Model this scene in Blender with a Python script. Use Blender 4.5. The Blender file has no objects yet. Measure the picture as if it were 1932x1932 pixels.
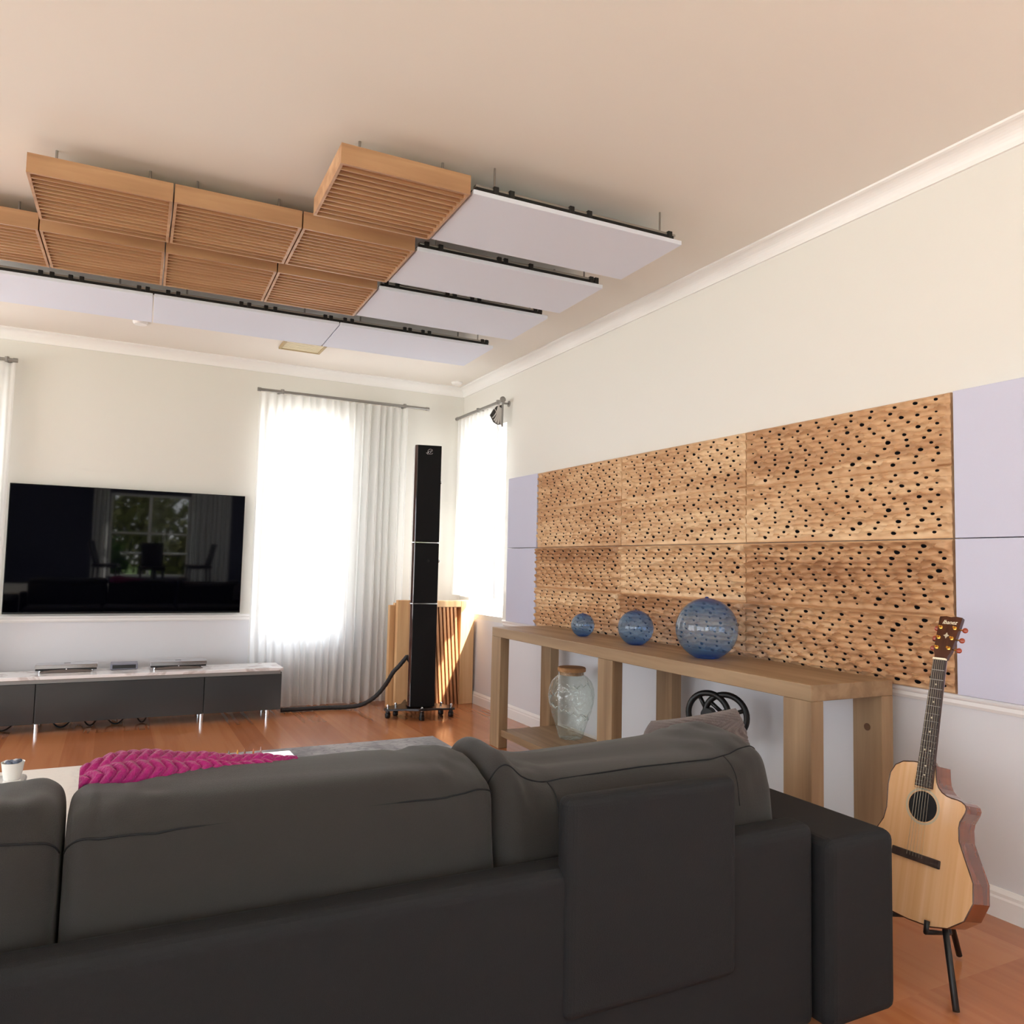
import bpy, bmesh, math, random
from mathutils import Vector, Matrix, Euler, noise
from mathutils.geometry import delaunay_2d_cdt
PI = math.pi
SC = bpy.context.scene
COL = SC.collection
R = math.radians

# ------------------------------------------------------------------ materials
def new_mat(name):
    m = bpy.data.materials.new(name); m.use_nodes = True
    nt = m.node_tree
    return m, nt, nt.nodes['Principled BSDF'], nt.nodes['Material Output']

def srgb(r, g, b):
    def f(c):
        c /= 255.0
        return c / 12.92 if c <= 0.04045 else ((c + 0.055) / 1.055) ** 2.4
    return (f(r), f(g), f(b), 1.0)

def plain(name, col, rough=0.5, metal=0.0, spec=0.5, bump=0.0, bscale=60.0, var=0.0, coat=0.0, sheen=0.0, vscale=4.0):
    m, nt, b, out = new_mat(name)
    b.inputs['Base Color'].default_value = col
    b.inputs['Roughness'].default_value = rough
    b.inputs['Metallic'].default_value = metal
    b.inputs['Specular IOR Level'].default_value = spec
    b.inputs['Coat Weight'].default_value = coat
    b.inputs['Coat Roughness'].default_value = 0.05
    b.inputs['Sheen Weight'].default_value = sheen
    if bump or var:
        tc = nt.nodes.new('ShaderNodeTexCoord')
    if var:
        n = nt.nodes.new('ShaderNodeTexNoise'); n.inputs['Scale'].default_value = vscale; n.inputs['Detail'].default_value = 5
        nt.links.new(tc.outputs['Object'], n.inputs['Vector'])
        r = nt.nodes.new('ShaderNodeValToRGB')
        r.color_ramp.elements[0].position = 0.3; r.color_ramp.elements[1].position = 0.7
        r.color_ramp.elements[0].color = tuple(c * (1 - var) for c in col[:3]) + (1,)
        r.color_ramp.elements[1].color = tuple(min(1, c * (1 + var)) for c in col[:3]) + (1,)
        nt.links.new(n.outputs['Fac'], r.inputs['Fac']); nt.links.new(r.outputs['Color'], b.inputs['Base Color'])
    if bump:
        n2 = nt.nodes.new('ShaderNodeTexNoise'); n2.inputs['Scale'].default_value = bscale; n2.inputs['Detail'].default_value = 4
        nt.links.new(tc.outputs['Object'], n2.inputs['Vector'])
        bp = nt.nodes.new('ShaderNodeBump'); bp.inputs['Strength'].default_value = bump; bp.inputs['Distance'].default_value = 0.01
        nt.links.new(n2.outputs['Fac'], bp.inputs['Height']); nt.links.new(bp.outputs['Normal'], b.inputs['Normal'])
    return m

def wood(name, c_dark, c_mid, c_light, axis=1, stretch=14.0, scale=1.6, rough=0.5, board=None, boardoff=(0, 0, 0), boardamt=0.0, coat=0.0, wave=0.5, coords='Object', bump=0.15, spec=0.4):
    """grain running along `axis`; board=(dx,dy,dz) cell size for per-board tone"""
    m, nt, b, out = new_mat(name)
    N, L = nt.nodes, nt.links
    if coords == 'World':
        g = N.new('ShaderNodeNewGeometry'); vec = g.outputs['Position']
    else:
        tc = N.new('ShaderNodeTexCoord'); vec = tc.outputs['Object']
    if board:
        dv = N.new('ShaderNodeVectorMath'); dv.operation = 'DIVIDE'; dv.inputs[1].default_value = board
        ad = N.new('ShaderNodeVectorMath'); ad.operation = 'ADD'; ad.inputs[1].default_value = boardoff
        L.new(vec, ad.inputs[0]); L.new(ad.outputs[0], dv.inputs[0])
        fl = N.new('ShaderNodeVectorMath'); fl.operation = 'FLOOR'; L.new(dv.outputs[0], fl.inputs[0])
        wn = N.new('ShaderNodeTexWhiteNoise'); wn.noise_dimensions = '3D'; L.new(fl.outputs[0], wn.inputs['Vector'])
        off = N.new('ShaderNodeVectorMath'); off.operation = 'MULTIPLY_ADD'
        L.new(wn.outputs['Color'], off.inputs[0]); off.inputs[1].default_value = (7, 7, 7); L.new(vec, off.inputs[2])
        vec2 = off.outputs[0]
    else:
        vec2 = vec
    mp = N.new('ShaderNodeMapping')
    s = [stretch] * 3; s[axis] = 1.0
    mp.inputs['Scale'].default_value = [v * scale for v in s]
    L.new(vec2, mp.inputs['Vector'])
    n1 = N.new('ShaderNodeTexNoise'); n1.inputs['Scale'].default_value = 1.0; n1.inputs['Detail'].default_value = 6; n1.inputs['Distortion'].default_value = wave
    L.new(mp.outputs[0], n1.inputs['Vector'])
    mp2 = N.new('ShaderNodeMapping')
    s = [6.0] * 3; s[axis] = 0.6
    mp2.inputs['Scale'].default_value = [v * scale * 0.6 for v in s]
    L.new(vec2, mp2.inputs['Vector'])
    n2 = N.new('ShaderNodeTexNoise'); n2.inputs['Scale'].default_value = 1.0; n2.inputs['Detail'].default_value = 3
    L.new(mp2.outputs[0], n2.inputs['Vector'])
    mx = N.new('ShaderNodeMath'); mx.operation = 'MULTIPLY_ADD'
    L.new(n1.outputs['Fac'], mx.inputs[0]); mx.inputs[1].default_value = 0.55
    m2 = N.new('ShaderNodeMath'); m2.operation = 'MULTIPLY'; L.new(n2.outputs['Fac'], m2.inputs[0]); m2.inputs[1].default_value = 0.45
    L.new(m2.outputs[0], mx.inputs[2])
    last = mx.outputs[0]
    if board and boardamt:
        m3 = N.new('ShaderNodeMath'); m3.operation = 'MULTIPLY_ADD'
        L.new(wn.outputs['Value'], m3.inputs[0]); m3.inputs[1].default_value = boardamt
        m4 = N.new('ShaderNodeMath'); m4.operation = 'SUBTRACT'; L.new(last, m4.inputs[0]); m4.inputs[1].default_value = boardamt * 0.5
        L.new(m4.outputs[0], m3.inputs[2]); last = m3.outputs[0]
    r = N.new('ShaderNodeValToRGB')
    e = r.color_ramp.elements
    e[0].position = 0.34; e[0].color = c_dark
    e[1].position = 0.66; e[1].color = c_light
    k = e.new(0.5); k.color = c_mid
    L.new(last, r.inputs['Fac']); L.new(r.outputs['Color'], b.inputs['Base Color'])
    b.inputs['Roughness'].default_value = rough; b.inputs['Coat Weight'].default_value = coat; b.inputs['Coat Roughness'].default_value = 0.12
    b.inputs['Specular IOR Level'].default_value = spec
    if bump:
        bp = N.new('ShaderNodeBump'); bp.inputs['Strength'].default_value = bump; bp.inputs['Distance'].default_value = 0.002
        L.new(n1.outputs['Fac'], bp.inputs['Height']); L.new(bp.outputs['Normal'], b.inputs['Normal'])
    return m

def thin_glass(name, tint, top=None, z0=0, z1=1, rough=0.0, bump=0.0, bscale=25, ior=1.5, mid=None, diffuse_mix=None):
    """hollow blown glass: tinted see-through shell with a fresnel gloss; `top` is the deeper pigment near the crown"""
    m, nt, b, out = new_mat(name)
    N, L = nt.nodes, nt.links
    N.remove(b)
    tr = N.new('ShaderNodeBsdfTransparent'); gl = N.new('ShaderNodeBsdfGlossy'); gl.inputs['Roughness'].default_value = rough
    f0 = ((ior - 1) / (ior + 1)) ** 2                      # Schlick reflectance of a thin shell, same from both sides
    fr = N.new('ShaderNodeLayerWeight'); fr.inputs['Blend'].default_value = 0.5
    pw = N.new('ShaderNodeMath'); pw.operation = 'POWER'; pw.inputs[1].default_value = 5; L.new(fr.outputs['Facing'], pw.inputs[0])
    sk = N.new('ShaderNodeMath'); sk.operation = 'MULTIPLY_ADD'; sk.inputs[1].default_value = 1 - f0; sk.inputs[2].default_value = f0; L.new(pw.outputs[0], sk.inputs[0])
    mix = N.new('ShaderNodeMixShader')
    tr.inputs['Color'].default_value = tint
    tc = N.new('ShaderNodeTexCoord')
    if top:
        sp = N.new('ShaderNodeSeparateXYZ'); L.new(tc.outputs['Object'], sp.inputs[0])
        mr = N.new('ShaderNodeMapRange'); mr.inputs['From Min'].default_value = z0; mr.inputs['From Max'].default_value = z1
        L.new(sp.outputs['Z'], mr.inputs['Value'])
        rp = N.new('ShaderNodeValToRGB')
        e = rp.color_ramp.elements
        e[0].position = 0.0; e[0].color = top
        e[1].position = 1.0; e[1].color = top
        for p, c in ((0.10, mid or tint), (0.3, tint), (0.62, tint), (0.86, mid or tint)):
            k = e.new(p); k.color = c
        L.new(mr.outputs[0], rp.inputs['Fac']); L.new(rp.outputs['Color'], tr.inputs['Color'])
    if bump:
        n = N.new('ShaderNodeTexNoise'); n.inputs['Scale'].default_value = bscale; n.inputs['Detail'].default_value = 1; n.inputs['Distortion'].default_value = 1.5
        L.new(tc.outputs['Object'], n.inputs['Vector'])
        bp = N.new('ShaderNodeBump'); bp.inputs['Strength'].default_value = bump; bp.inputs['Distance'].default_value = 0.02
        L.new(n.outputs['Fac'], bp.inputs['Height'])
        L.new(bp.outputs[0], gl.inputs['Normal']); L.new(bp.outputs[0], fr.inputs['Normal'])
    base = tr.outputs[0]
    if diffuse_mix:
        df = N.new('ShaderNodeBsdfDiffuse'); df.inputs['Color'].default_value = diffuse_mix[1]
        hz = N.new('ShaderNodeMixShader'); hz.inputs[0].default_value = diffuse_mix[0]; L.new(base, hz.inputs[1]); L.new(df.outputs[0], hz.inputs[2]); base = hz.outputs[0]
    L.new(sk.outputs[0], mix.inputs[0]); L.new(base, mix.inputs[1]); L.new(gl.outputs[0], mix.inputs[2])
    L.new(mix.outputs[0], out.inputs['Surface'])
    return m

def sheer(name, col, through=0.25, transl=0.6):
    m, nt, b, out = new_mat(name)
    N, L = nt.nodes, nt.links
    N.remove(b)
    d = N.new('ShaderNodeBsdfDiffuse'); d.inputs['Color'].default_value = col
    t = N.new('ShaderNodeBsdfTranslucent'); t.inputs['Color'].default_value = col
    tr = N.new('ShaderNodeBsdfTransparent'); tr.inputs['Color'].default_value = (1, 1, 1, 1)
    m1 = N.new('ShaderNodeMixShader'); m1.inputs[0].default_value = transl
    m2 = N.new('ShaderNodeMixShader'); m2.inputs[0].default_value = through
    L.new(d.outputs[0], m1.inputs[1]); L.new(t.outputs[0], m1.inputs[2])
    L.new(m1.outputs[0], m2.inputs[1]); L.new(tr.outputs[0], m2.inputs[2]); L.new(m2.outputs[0], out.inputs['Surface'])
    return m

def wall_paint(name, upper, lower, z):
    m, nt, b, out = new_mat(name)
    N, L = nt.nodes, nt.links
    g = N.new('ShaderNodeNewGeometry'); sp = N.new('ShaderNodeSeparateXYZ'); L.new(g.outputs['Position'], sp.inputs[0])
    gt = N.new('ShaderNodeMath'); gt.operation = 'GREATER_THAN'; gt.inputs[1].default_value = z; L.new(sp.outputs['Z'], gt.inputs[0])
    mx = N.new('ShaderNodeMix'); mx.data_type = 'RGBA'
    L.new(gt.outputs[0], mx.inputs[0]); mx.inputs[6].default_value = lower; mx.inputs[7].default_value = upper
    L.new(mx.outputs[2], b.inputs['Base Color'])
    b.inputs['Roughness'].default_value = 0.75; b.inputs['Specular IOR Level'].default_value = 0.25
    n = N.new('ShaderNodeTexNoise'); n.inputs['Scale'].default_value = 90
    L.new(g.outputs['Position'], n.inputs['Vector'])
    bp = N.new('ShaderNodeBump'); bp.inputs['Strength'].default_value = 0.04; bp.inputs['Distance'].default_value = 0.005
    L.new(n.outputs['Fac'], bp.inputs['Height']); L.new(bp.outputs[0], b.inputs['Normal'])
    return m

M = {}
M['wall'] = wall_paint('wall_paint', srgb(224, 222, 216), srgb(220, 221, 226), 0.81)
M['darkwall'] = plain('dark_navy_rear_wall', srgb(58, 60, 74), 0.8, spec=0.2)  # dark colour put on this wall to darken the television's reflection
M['ceil'] = plain('ceiling_paint', srgb(232, 227, 220), 0.8, spec=0.2)
M['trim'] = plain('trim_gloss_white', srgb(240, 239, 238), 0.4)
M['floor'] = wood('floor_boards', srgb(172, 106, 66), srgb(182, 114, 72), srgb(192, 126, 82), axis=1, stretch=20, scale=1.2, rough=0.2, wave=0.1,
                  board=(0.19, 1.9, 10), boardamt=0.34, coords='World', bump=0.03, coat=0.3)
M['lilac'] = plain('lilac_acoustic_fabric', srgb(200, 201, 220), 0.85, spec=0.2, bump=0.08, bscale=400)
M['cloudwhite'] = plain('white_acoustic_fabric', srgb(224, 229, 243), 0.85, spec=0.2, bump=0.05, bscale=300)
M['ceilwood'] = wood('ceiling_panel_wood', srgb(160, 118, 86), srgb(184, 142, 106), srgb(202, 162, 124), axis=0, stretch=16, scale=1.2, rough=0.5)
M['carved'] = wood('carved_pine', srgb(170, 126, 90), srgb(198, 157, 117), srgb(224, 192, 153), axis=1, stretch=12, scale=1.3, rough=0.55,
                   board=(5, 1.2, 0.3157), boardoff=(0, 1.7371 + 1.2 * 9, -.846), boardamt=0.14, coords='World', wave=1.2, bump=0.1)
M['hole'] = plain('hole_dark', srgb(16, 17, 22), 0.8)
M['steel'] = plain('brushed_aluminium', srgb(175, 172, 168), 0.3, 1.0)
M['rodmetal'] = plain('satin_grey_rod', srgb(150, 148, 145), 0.35, 0.8)
M['black'] = plain('black_plastic', srgb(14, 14, 15), 0.45)
M['rubber'] = plain('black_rubber', srgb(18, 15, 15), 0.8)
M['screen'] = plain('tv_screen_glass', srgb(2, 2, 6), 0.03, spec=0.4)
M['bezel'] = plain('tv_bezel', srgb(10, 10, 12), 0.25)
M['cabdark'] = plain('dark_grey_glass_front', srgb(58, 60, 62), 0.12, spec=0.5)
M['cabbody'] = plain('dark_grey_carcass', srgb(40, 41, 43), 0.5)
M['alu'] = plain('light_grey_recess', srgb(150, 150, 150), 0.35, 0.3)
M['chrome'] = plain('chrome', srgb(215, 215, 218), 0.08, 1.0)
M['mirror'] = plain('mirror_slab_top', srgb(200, 200, 204), 0.12, 1.0)
M['brownreflection'] = plain('brown_reflection', srgb(120, 108, 102), 0.3, 0.6)
M['greybox'] = plain('lilac_grey_plastic', srgb(140, 142, 158), 0.4, 0.3)
M['cloth'] = plain('grille_cloth', srgb(9, 9, 11), 0.75, spec=0.25)
M['lacquer'] = plain('dark_rosewood_lacquer', srgb(48, 20, 18), 0.06, coat=1.0)
M['gunmetal'] = plain('gunmetal_plate', srgb(60, 60, 62), 0.25, 0.8)
M['palewood'] = wood('pale_ply', srgb(196, 150, 104), srgb(214, 172, 124), srgb(226, 190, 146), axis=2, stretch=12, scale=1.0, rough=0.5)
M['slatwood'] = wood('slat_wood', srgb(160, 104, 66), srgb(188, 134, 92), srgb(206, 156, 112), axis=2, stretch=12, scale=1.2, rough=0.5)
M['oak'] = wood('console_oak_long', srgb(124, 98, 72), srgb(148, 120, 90), srgb(170, 142, 110), axis=1, stretch=15, scale=1.1, rough=0.55)
M['oakv'] = wood('console_oak_upright', srgb(128, 102, 76), srgb(152, 124, 94), srgb(174, 146, 114), axis=2, stretch=15, scale=1.1, rough=0.55)
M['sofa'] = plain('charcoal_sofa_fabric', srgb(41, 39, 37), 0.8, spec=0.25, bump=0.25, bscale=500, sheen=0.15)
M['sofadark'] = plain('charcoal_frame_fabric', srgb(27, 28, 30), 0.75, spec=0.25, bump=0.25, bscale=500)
M['magenta'] = plain('magenta_wool', srgb(150, 26, 98), 0.9, spec=0.15, bump=0.6, bscale=160, sheen=0.3, var=0.12, vscale=9)
M['greyknit'] = plain('grey_knit', srgb(108, 99, 98), 0.9, spec=0.15, bump=0.5, bscale=250, sheen=0.2)
M['whitegloss'] = plain('white_gloss', srgb(236, 238, 238), 0.08, coat=0.6)
M['ceramic'] = plain('white_ceramic', srgb(238, 236, 230), 0.25)
M['pebblea'] = plain('slate_blue_stone', srgb(92, 104, 124), 0.4)
M['pebbleb'] = plain('pale_stone', srgb(196, 200, 204), 0.4)
M['sheer'] = sheer('sheer_white_curtain', (0.89, 0.89, 0.885, 1), 0.18, 0.6)
M['glassclear'] = thin_glass('window_glass', (1, 1, 1, 1))
M['ball'] = {}
M['jar'] = thin_glass('green_tinted_jar_glass', (0.93, 0.975, 0.955, 1), bump=1.0, bscale=15, ior=1.85, diffuse_mix=(.07, (.8, .9, .86, 1)))
M['jarleaf'] = thin_glass('frosted_jar_relief', (0.95, 0.98, 0.97, 1), ior=1.8, diffuse_mix=(.30, (.9, .95, .93, 1)))
M['cork'] = wood('jar_lid_wood', srgb(150, 104, 62), srgb(180, 134, 90), srgb(200, 156, 112), axis=0, rough=0.6)
M['spruce'] = wood('guitar_spruce', srgb(218, 168, 116), srgb(230, 186, 140), srgb(238, 200, 158), axis=2, stretch=40, scale=1.0, rough=0.15, coat=0.8, bump=0)
M['mahog'] = wood('guitar_mahogany', srgb(84, 38, 18), srgb(118, 60, 30), srgb(138, 74, 40), axis=2, stretch=20, scale=1.4, rough=0.15, coat=0.8, bump=0)
M['headwood'] = wood('headstock_rosewood', srgb(52, 26, 16), srgb(72, 38, 24), srgb(92, 52, 34), axis=2, stretch=20, scale=2, rough=0.2, coat=0.6, bump=0)
M['fretwood'] = wood('fretboard_rosewood', srgb(44, 34, 32), srgb(62, 50, 46), srgb(80, 64, 58), axis=2, stretch=30, scale=2, rough=0.5, bump=0)
M['bone'] = plain('bone_white', srgb(240, 232, 205), 0.35)
M['pearl'] = plain('pearl_inlay', srgb(196, 184, 158), 0.25)
M['gold'] = plain('gold_hardware', srgb(225, 170, 80), 0.2, 1.0)
M['peg'] = plain('amber_brown_button', srgb(150, 62, 40), 0.25, coat=0.4)
M['pickguard'] = plain('tortoise_guard', srgb(205, 142, 78), 0.2, coat=0.5)
M['string'] = plain('bronze_string', srgb(150, 138, 120), 0.4, 1.0)
M['vent'] = plain('cream_vent', srgb(225, 214, 180), 0.5)
M['ventframe'] = plain('tan_vent_frame', srgb(178, 156, 112), 0.5)
M['braid'] = plain('braided_cable_sleeve', srgb(34, 31, 32), 0.5, bump=0.6, bscale=160)
M['leaf'] = plain('leaf_green', srgb(70, 98, 40), 0.6, var=0.35, vscale=2)
M['leaf2'] = plain('leaf_olive', srgb(120, 118, 60), 0.6, var=0.35, vscale=2)
M['bark'] = plain('bark', srgb(70, 56, 44), 0.9, bump=0.5, bscale=20)
M['lawn'] = plain('lawn', srgb(92, 118, 56), 0.9, var=0.3, vscale=1.5)
M['foldcloth'] = plain('grey_pleat_fabric', srgb(196, 192, 188), .8)
M['foldshade'] = plain('dark_pleat_shade', srgb(62, 60, 58), .9)
M['chairblack'] = plain('black_chair_leather', srgb(20, 20, 22), 0.5)

def rug_mat():
    m, nt, b, out = new_mat('distressed_rug_sheen')
    N, L = nt.nodes, nt.links
    tc = N.new('ShaderNodeTexCoord')
    n = N.new('ShaderNodeTexNoise'); n.inputs['Scale'].default_value = 3.0; n.inputs['Detail'].default_value = 8; n.inputs['Roughness'].default_value = 0.7
    L.new(tc.outputs['Object'], n.inputs['Vector'])
    v = N.new('ShaderNodeTexVoronoi'); v.feature = 'DISTANCE_TO_EDGE'; v.inputs['Scale'].default_value = 9
    mp = N.new('ShaderNodeMapping'); mp.inputs['Scale'].default_value = (1, 2.2, 1); L.new(tc.outputs['Object'], mp.inputs[0]); L.new(mp.outputs[0], v.inputs['Vector'])
    r = N.new('ShaderNodeValToRGB'); r.color_ramp.elements[0].position = 0.38; r.color_ramp.elements[1].position = 0.62
    r.color_ramp.elements[0].color = srgb(138, 138, 142); r.color_ramp.elements[1].color = srgb(186, 184, 186)
    L.new(n.outputs['Fac'], r.inputs['Fac'])
    sp = N.new('ShaderNodeSeparateXYZ'); L.new(tc.outputs['Object'], sp.inputs[0])
    mr = N.new('ShaderNodeMapRange'); mr.inputs['From Min'].default_value = -0.2; mr.inputs['From Max'].default_value = -0.55
    L.new(sp.outputs['X'], mr.inputs['Value'])
    mx = N.new('ShaderNodeMix'); mx.data_type = 'RGBA'; L.new(mr.outputs[0], mx.inputs[0]); L.new(r.outputs[0], mx.inputs[6])
    mx.inputs[7].default_value = srgb(226, 221, 214)  # left part creamier: sheen painted into the colour
    lt = N.new('ShaderNodeMath'); lt.operation = 'LESS_THAN'; lt.inputs[1].default_value = 0.05; L.new(v.outputs['Distance'], lt.inputs[0])
    ml = N.new('ShaderNodeMath'); ml.operation = 'MULTIPLY'; ml.inputs[1].default_value = 0.45; L.new(lt.outputs[0], ml.inputs[0])
    iv = N.new('ShaderNodeMath'); iv.operation = 'MULTIPLY_ADD'; iv.inputs[1].default_value = -0.42; iv.inputs[2].default_value = 0.45; L.new(mr.outputs[0], iv.inputs[0]); L.new(iv.outputs[0], ml.inputs[1])
    m2 = N.new('ShaderNodeMix'); m2.data_type = 'RGBA'; L.new(ml.outputs[0], m2.inputs[0]); L.new(mx.outputs[2], m2.inputs[6]); m2.inputs[7].default_value = srgb(112, 112, 118)
    L.new(m2.outputs[2], b.inputs['Base Color']); b.inputs['Roughness'].default_value = 0.9; b.inputs['Specular IOR Level'].default_value = 0.2
    bp = N.new('ShaderNodeBump'); bp.inputs['Strength'].default_value = 0.4; bp.inputs['Distance'].default_value = 0.01
    L.new(n.outputs['Fac'], bp.inputs['Height']); L.new(bp.outputs[0], b.inputs['Normal'])
    return m
M['rug'] = rug_mat()

def marble_mat():
    m, nt, b, out = new_mat('white_marble')
    N, L = nt.nodes, nt.links
    tc = N.new('ShaderNodeTexCoord')
    n = N.new('ShaderNodeTexNoise'); n.inputs['Scale'].default_value = 5; n.inputs['Detail'].default_value = 9; n.inputs['Distortion'].default_value = 1.6
    L.new(tc.outputs['Object'], n.inputs['Vector'])
    r = N.new('ShaderNodeValToRGB'); e = r.color_ramp.elements
    e[0].position = 0.36; e[0].color = srgb(206, 199, 198); e[1].position = 0.46; e[1].color = srgb(240, 239, 241)
    L.new(n.outputs['Fac'], r.inputs['Fac']); L.new(r.outputs[0], b.inputs['Base Color']); b.inputs['Roughness'].default_value = 0.1
    return m
M['marble'] = marble_mat()

# ------------------------------------------------------------------ mesh builder
ORG = {}      # object name -> world matrix of its thing

class MB:
    def __init__(s): s.v = []; s.f = []; s.mi = []; s.cur = 0
    def add(s, vs, fs):
        o = len(s.v); s.v += [tuple(x) for x in vs]
        for f in fs: s.f.append([i + o for i in f]); s.mi.append(s.cur)
        return s
    def box(s, a, b):
        x0, x1 = sorted((a[0], b[0])); y0, y1 = sorted((a[1], b[1])); z0, z1 = sorted((a[2], b[2]))
        vs = [(x, y, z) for z in (z0, z1) for y in (y0, y1) for x in (x0, x1)]
        return s.add(vs, [(0, 2, 3, 1), (4, 5, 7, 6), (0, 1, 5, 4), (2, 6, 7, 3), (0, 4, 6, 2), (1, 3, 7, 5)])
    def obox(s, c, ax, h):
        c = Vector(c); vs = []
        for k in (-1, 1):
            for j in (-1, 1):
                for i in (-1, 1): vs.append(c + Vector(ax[0]) * h[0] * i + Vector(ax[1]) * h[1] * j + Vector(ax[2]) * h[2] * k)
        return s.add(vs, [(0, 2, 3, 1), (4, 5, 7, 6), (0, 1, 5, 4), (2, 6, 7, 3), (0, 4, 6, 2), (1, 3, 7, 5)])
    def cyl(s, p0, p1, r0, r1=None, n=20, cap=True):
        if r1 is None: r1 = r0
        p0, p1 = Vector(p0), Vector(p1); d = (p1 - p0).normalized()
        a = d.orthogonal().normalized(); b = d.cross(a)
        vs = []
        for p, r in ((p0, r0), (p1, r1)):
            for i in range(n):
                t = 2 * PI * i / n; vs.append(p + (a * math.cos(t) + b * math.sin(t)) * r)
        fs = [(i, (i + 1) % n, n + (i + 1) % n, n + i) for i in range(n)]
        if cap: fs += [tuple(range(n - 1, -1, -1)), tuple(range(n, 2 * n))]
        return s.add(vs, fs)
    def tube(s, path, r, n=10, closed=False):
        P = [Vector(p) for p in path]; m = len(P); vs = []; prev = None
        for i, p in enumerate(P):
            if closed: d = (P[(i + 1) % m] - P[i - 1]).normalized()
            else: d = (P[min(i + 1, m - 1)] - P[max(i - 1, 0)]).normalized()
            if prev is None: a = d.orthogonal().normalized()
            else: a = (prev - d * prev.dot(d)).normalized()
            prev = a; b = d.cross(a)
            rr = r[i] if isinstance(r, (list, tuple)) else r
            for k in range(n):
                t = 2 * PI * k / n; vs.append(p + (a * math.cos(t) + b * math.sin(t)) * rr)
        fs = []
        for i in range(m if closed else m - 1):
            j = (i + 1) % m
            for k in range(n): fs.append((i * n + k, i * n + (k + 1) % n, j * n + (k + 1) % n, j * n + k))
        if not closed: fs += [tuple(range(n - 1, -1, -1)), tuple(range((m - 1) * n, m * n))]
        return s.add(vs, fs)
    def lathe(s, prof, c=(0, 0, 0), n=32, ax=None):
        c = Vector(c); vs = []
        if ax is None: A, B, Z = Vector((1, 0, 0)), Vector((0, 1, 0)), Vector((0, 0, 1))
        else:
            Z = Vector(ax).normalized(); A = Z.orthogonal().normalized(); B = Z.cross(A)
        for r, z in prof:
            for k in range(n):
                t = 2 * PI * k / n; vs.append(c + A * (math.cos(t) * r) + B * (math.sin(t) * r) + Z * z)
        fs = []
        for i in range(len(prof) - 1):
            for k in range(n): fs.append((i * n + k, i * n + (k + 1) % n, (i + 1) * n + (k + 1) % n, (i + 1) * n + k))
        if prof[0][0] > 1e-6: fs.append(tuple(range(n - 1, -1, -1)))
        if prof[-1][0] > 1e-6: fs.append(tuple(range((len(prof) - 1) * n, len(prof) * n)))
        return s.add(vs, fs)
    def prism(s, poly, f0, f1):
        """poly: list of 2d points, f0/f1 map (u,v) to the two end faces"""
        n = len(poly); vs = [f0(*p) for p in poly] + [f1(*p) for p in poly]
        return s.add(vs, [tuple(range(n - 1, -1, -1)), tuple(range(n, 2 * n))] + [(i, (i + 1) % n, n + (i + 1) % n, n + i) for i in range(n)])
    def grid(s, fn, nu, nv, cu=False, cv=False):
        vs = [fn(i / (nu if cu else nu - 1), j / (nv if cv else nv - 1)) for j in range(nv) for i in range(nu)]
        fs = []
        for j in range(nv if cv else nv - 1):
            for i in range(nu if cu else nu - 1):
                i2 = (i + 1) % nu; j2 = (j + 1) % nv
                fs.append((j * nu + i, j * nu + i2, j2 * nu + i2, j2 * nu + i))
        return s.add(vs, fs)
    def sphere(s, c, r, nu=20, nv=12, sq=(1, 1, 1)):
        c = Vector(c)
        prof = [(max(1e-5, r * math.sin(PI * i / nv)), -r * math.cos(PI * i / nv)) for i in range(nv + 1)]
        o = MB().lathe(prof, (0, 0, 0), nu)
        return s.add([c + Vector((v[0] * sq[0], v[1] * sq[1], v[2] * sq[2])) for v in o.v], o.f)
    def build(s, name, mats, parent=None, smooth=False, bevel=0.0, seg=2, fixn=True, subsurf=0, local=False):
        me = bpy.data.meshes.new(name)
        vs = s.v
        if parent is not None and not local and parent.name in ORG:
            inv = ORG[parent.name].inverted(); vs = [inv @ Vector(v) for v in vs]
        me.from_pydata([tuple(v) for v in vs], [], s.f)
        if not isinstance(mats, (list, tuple)): mats = [mats]
        for mm in mats: me.materials.append(mm)
        me.polygons.foreach_set('material_index', s.mi)
        if fixn:
            bm = bmesh.new(); bm.from_mesh(me)
            bmesh.ops.recalc_face_normals(bm, faces=bm.faces); bm.to_mesh(me); bm.free()
        if smooth:
            me.polygons.foreach_set('use_smooth', [True] * len(me.polygons))
        me.update()
        o = bpy.data.objects.new(name, me); COL.objects.link(o)
        if parent is not None:
            o.parent = parent
            if parent.name in ORG: ORG[o.name] = ORG[parent.name]
        if bevel:
            b = o.modifiers.new('bevel', 'BEVEL'); b.width = bevel; b.segments = seg; b.limit_method = 'ANGLE'; b.angle_limit = R(40)
        if subsurf:
            b = o.modifiers.new('sub', 'SUBSURF'); b.levels = subsurf; b.render_levels = subsurf
        if smooth == 'auto':
            for p in me.polygons: p.use_smooth = True
            me.set_sharp_from_angle(angle=R(35))
        return o

def tag(o, label=None, cat=None, group=None, kind=None):
    if label: o['label'] = label
    if cat: o['category'] = cat
    if group: o['group'] = group
    if kind: o['kind'] = kind
    return o

def thing(name, label, cat, loc=(0, 0, 0), rotz=0.0, group=None, mat=None):
    o = bpy.data.objects.new(name, None); COL.objects.link(o)
    o.empty_display_size = 0.1
    if mat is not None:
        o.matrix_world = mat; ORG[o.name] = mat.copy()
    else:
        o.location = loc; o.rotation_euler = (0, 0, rotz)
        ORG[o.name] = Matrix.Translation(loc) @ Matrix.Rotation(rotz, 4, 'Z')
    return tag(o, label, cat, group)

def copy_tree(o, parent=None):
    c = o.copy(); COL.objects.link(c)
    if parent is not None: c.parent = parent
    for ch in list(o.children): copy_tree(ch, c)
    return c

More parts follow.
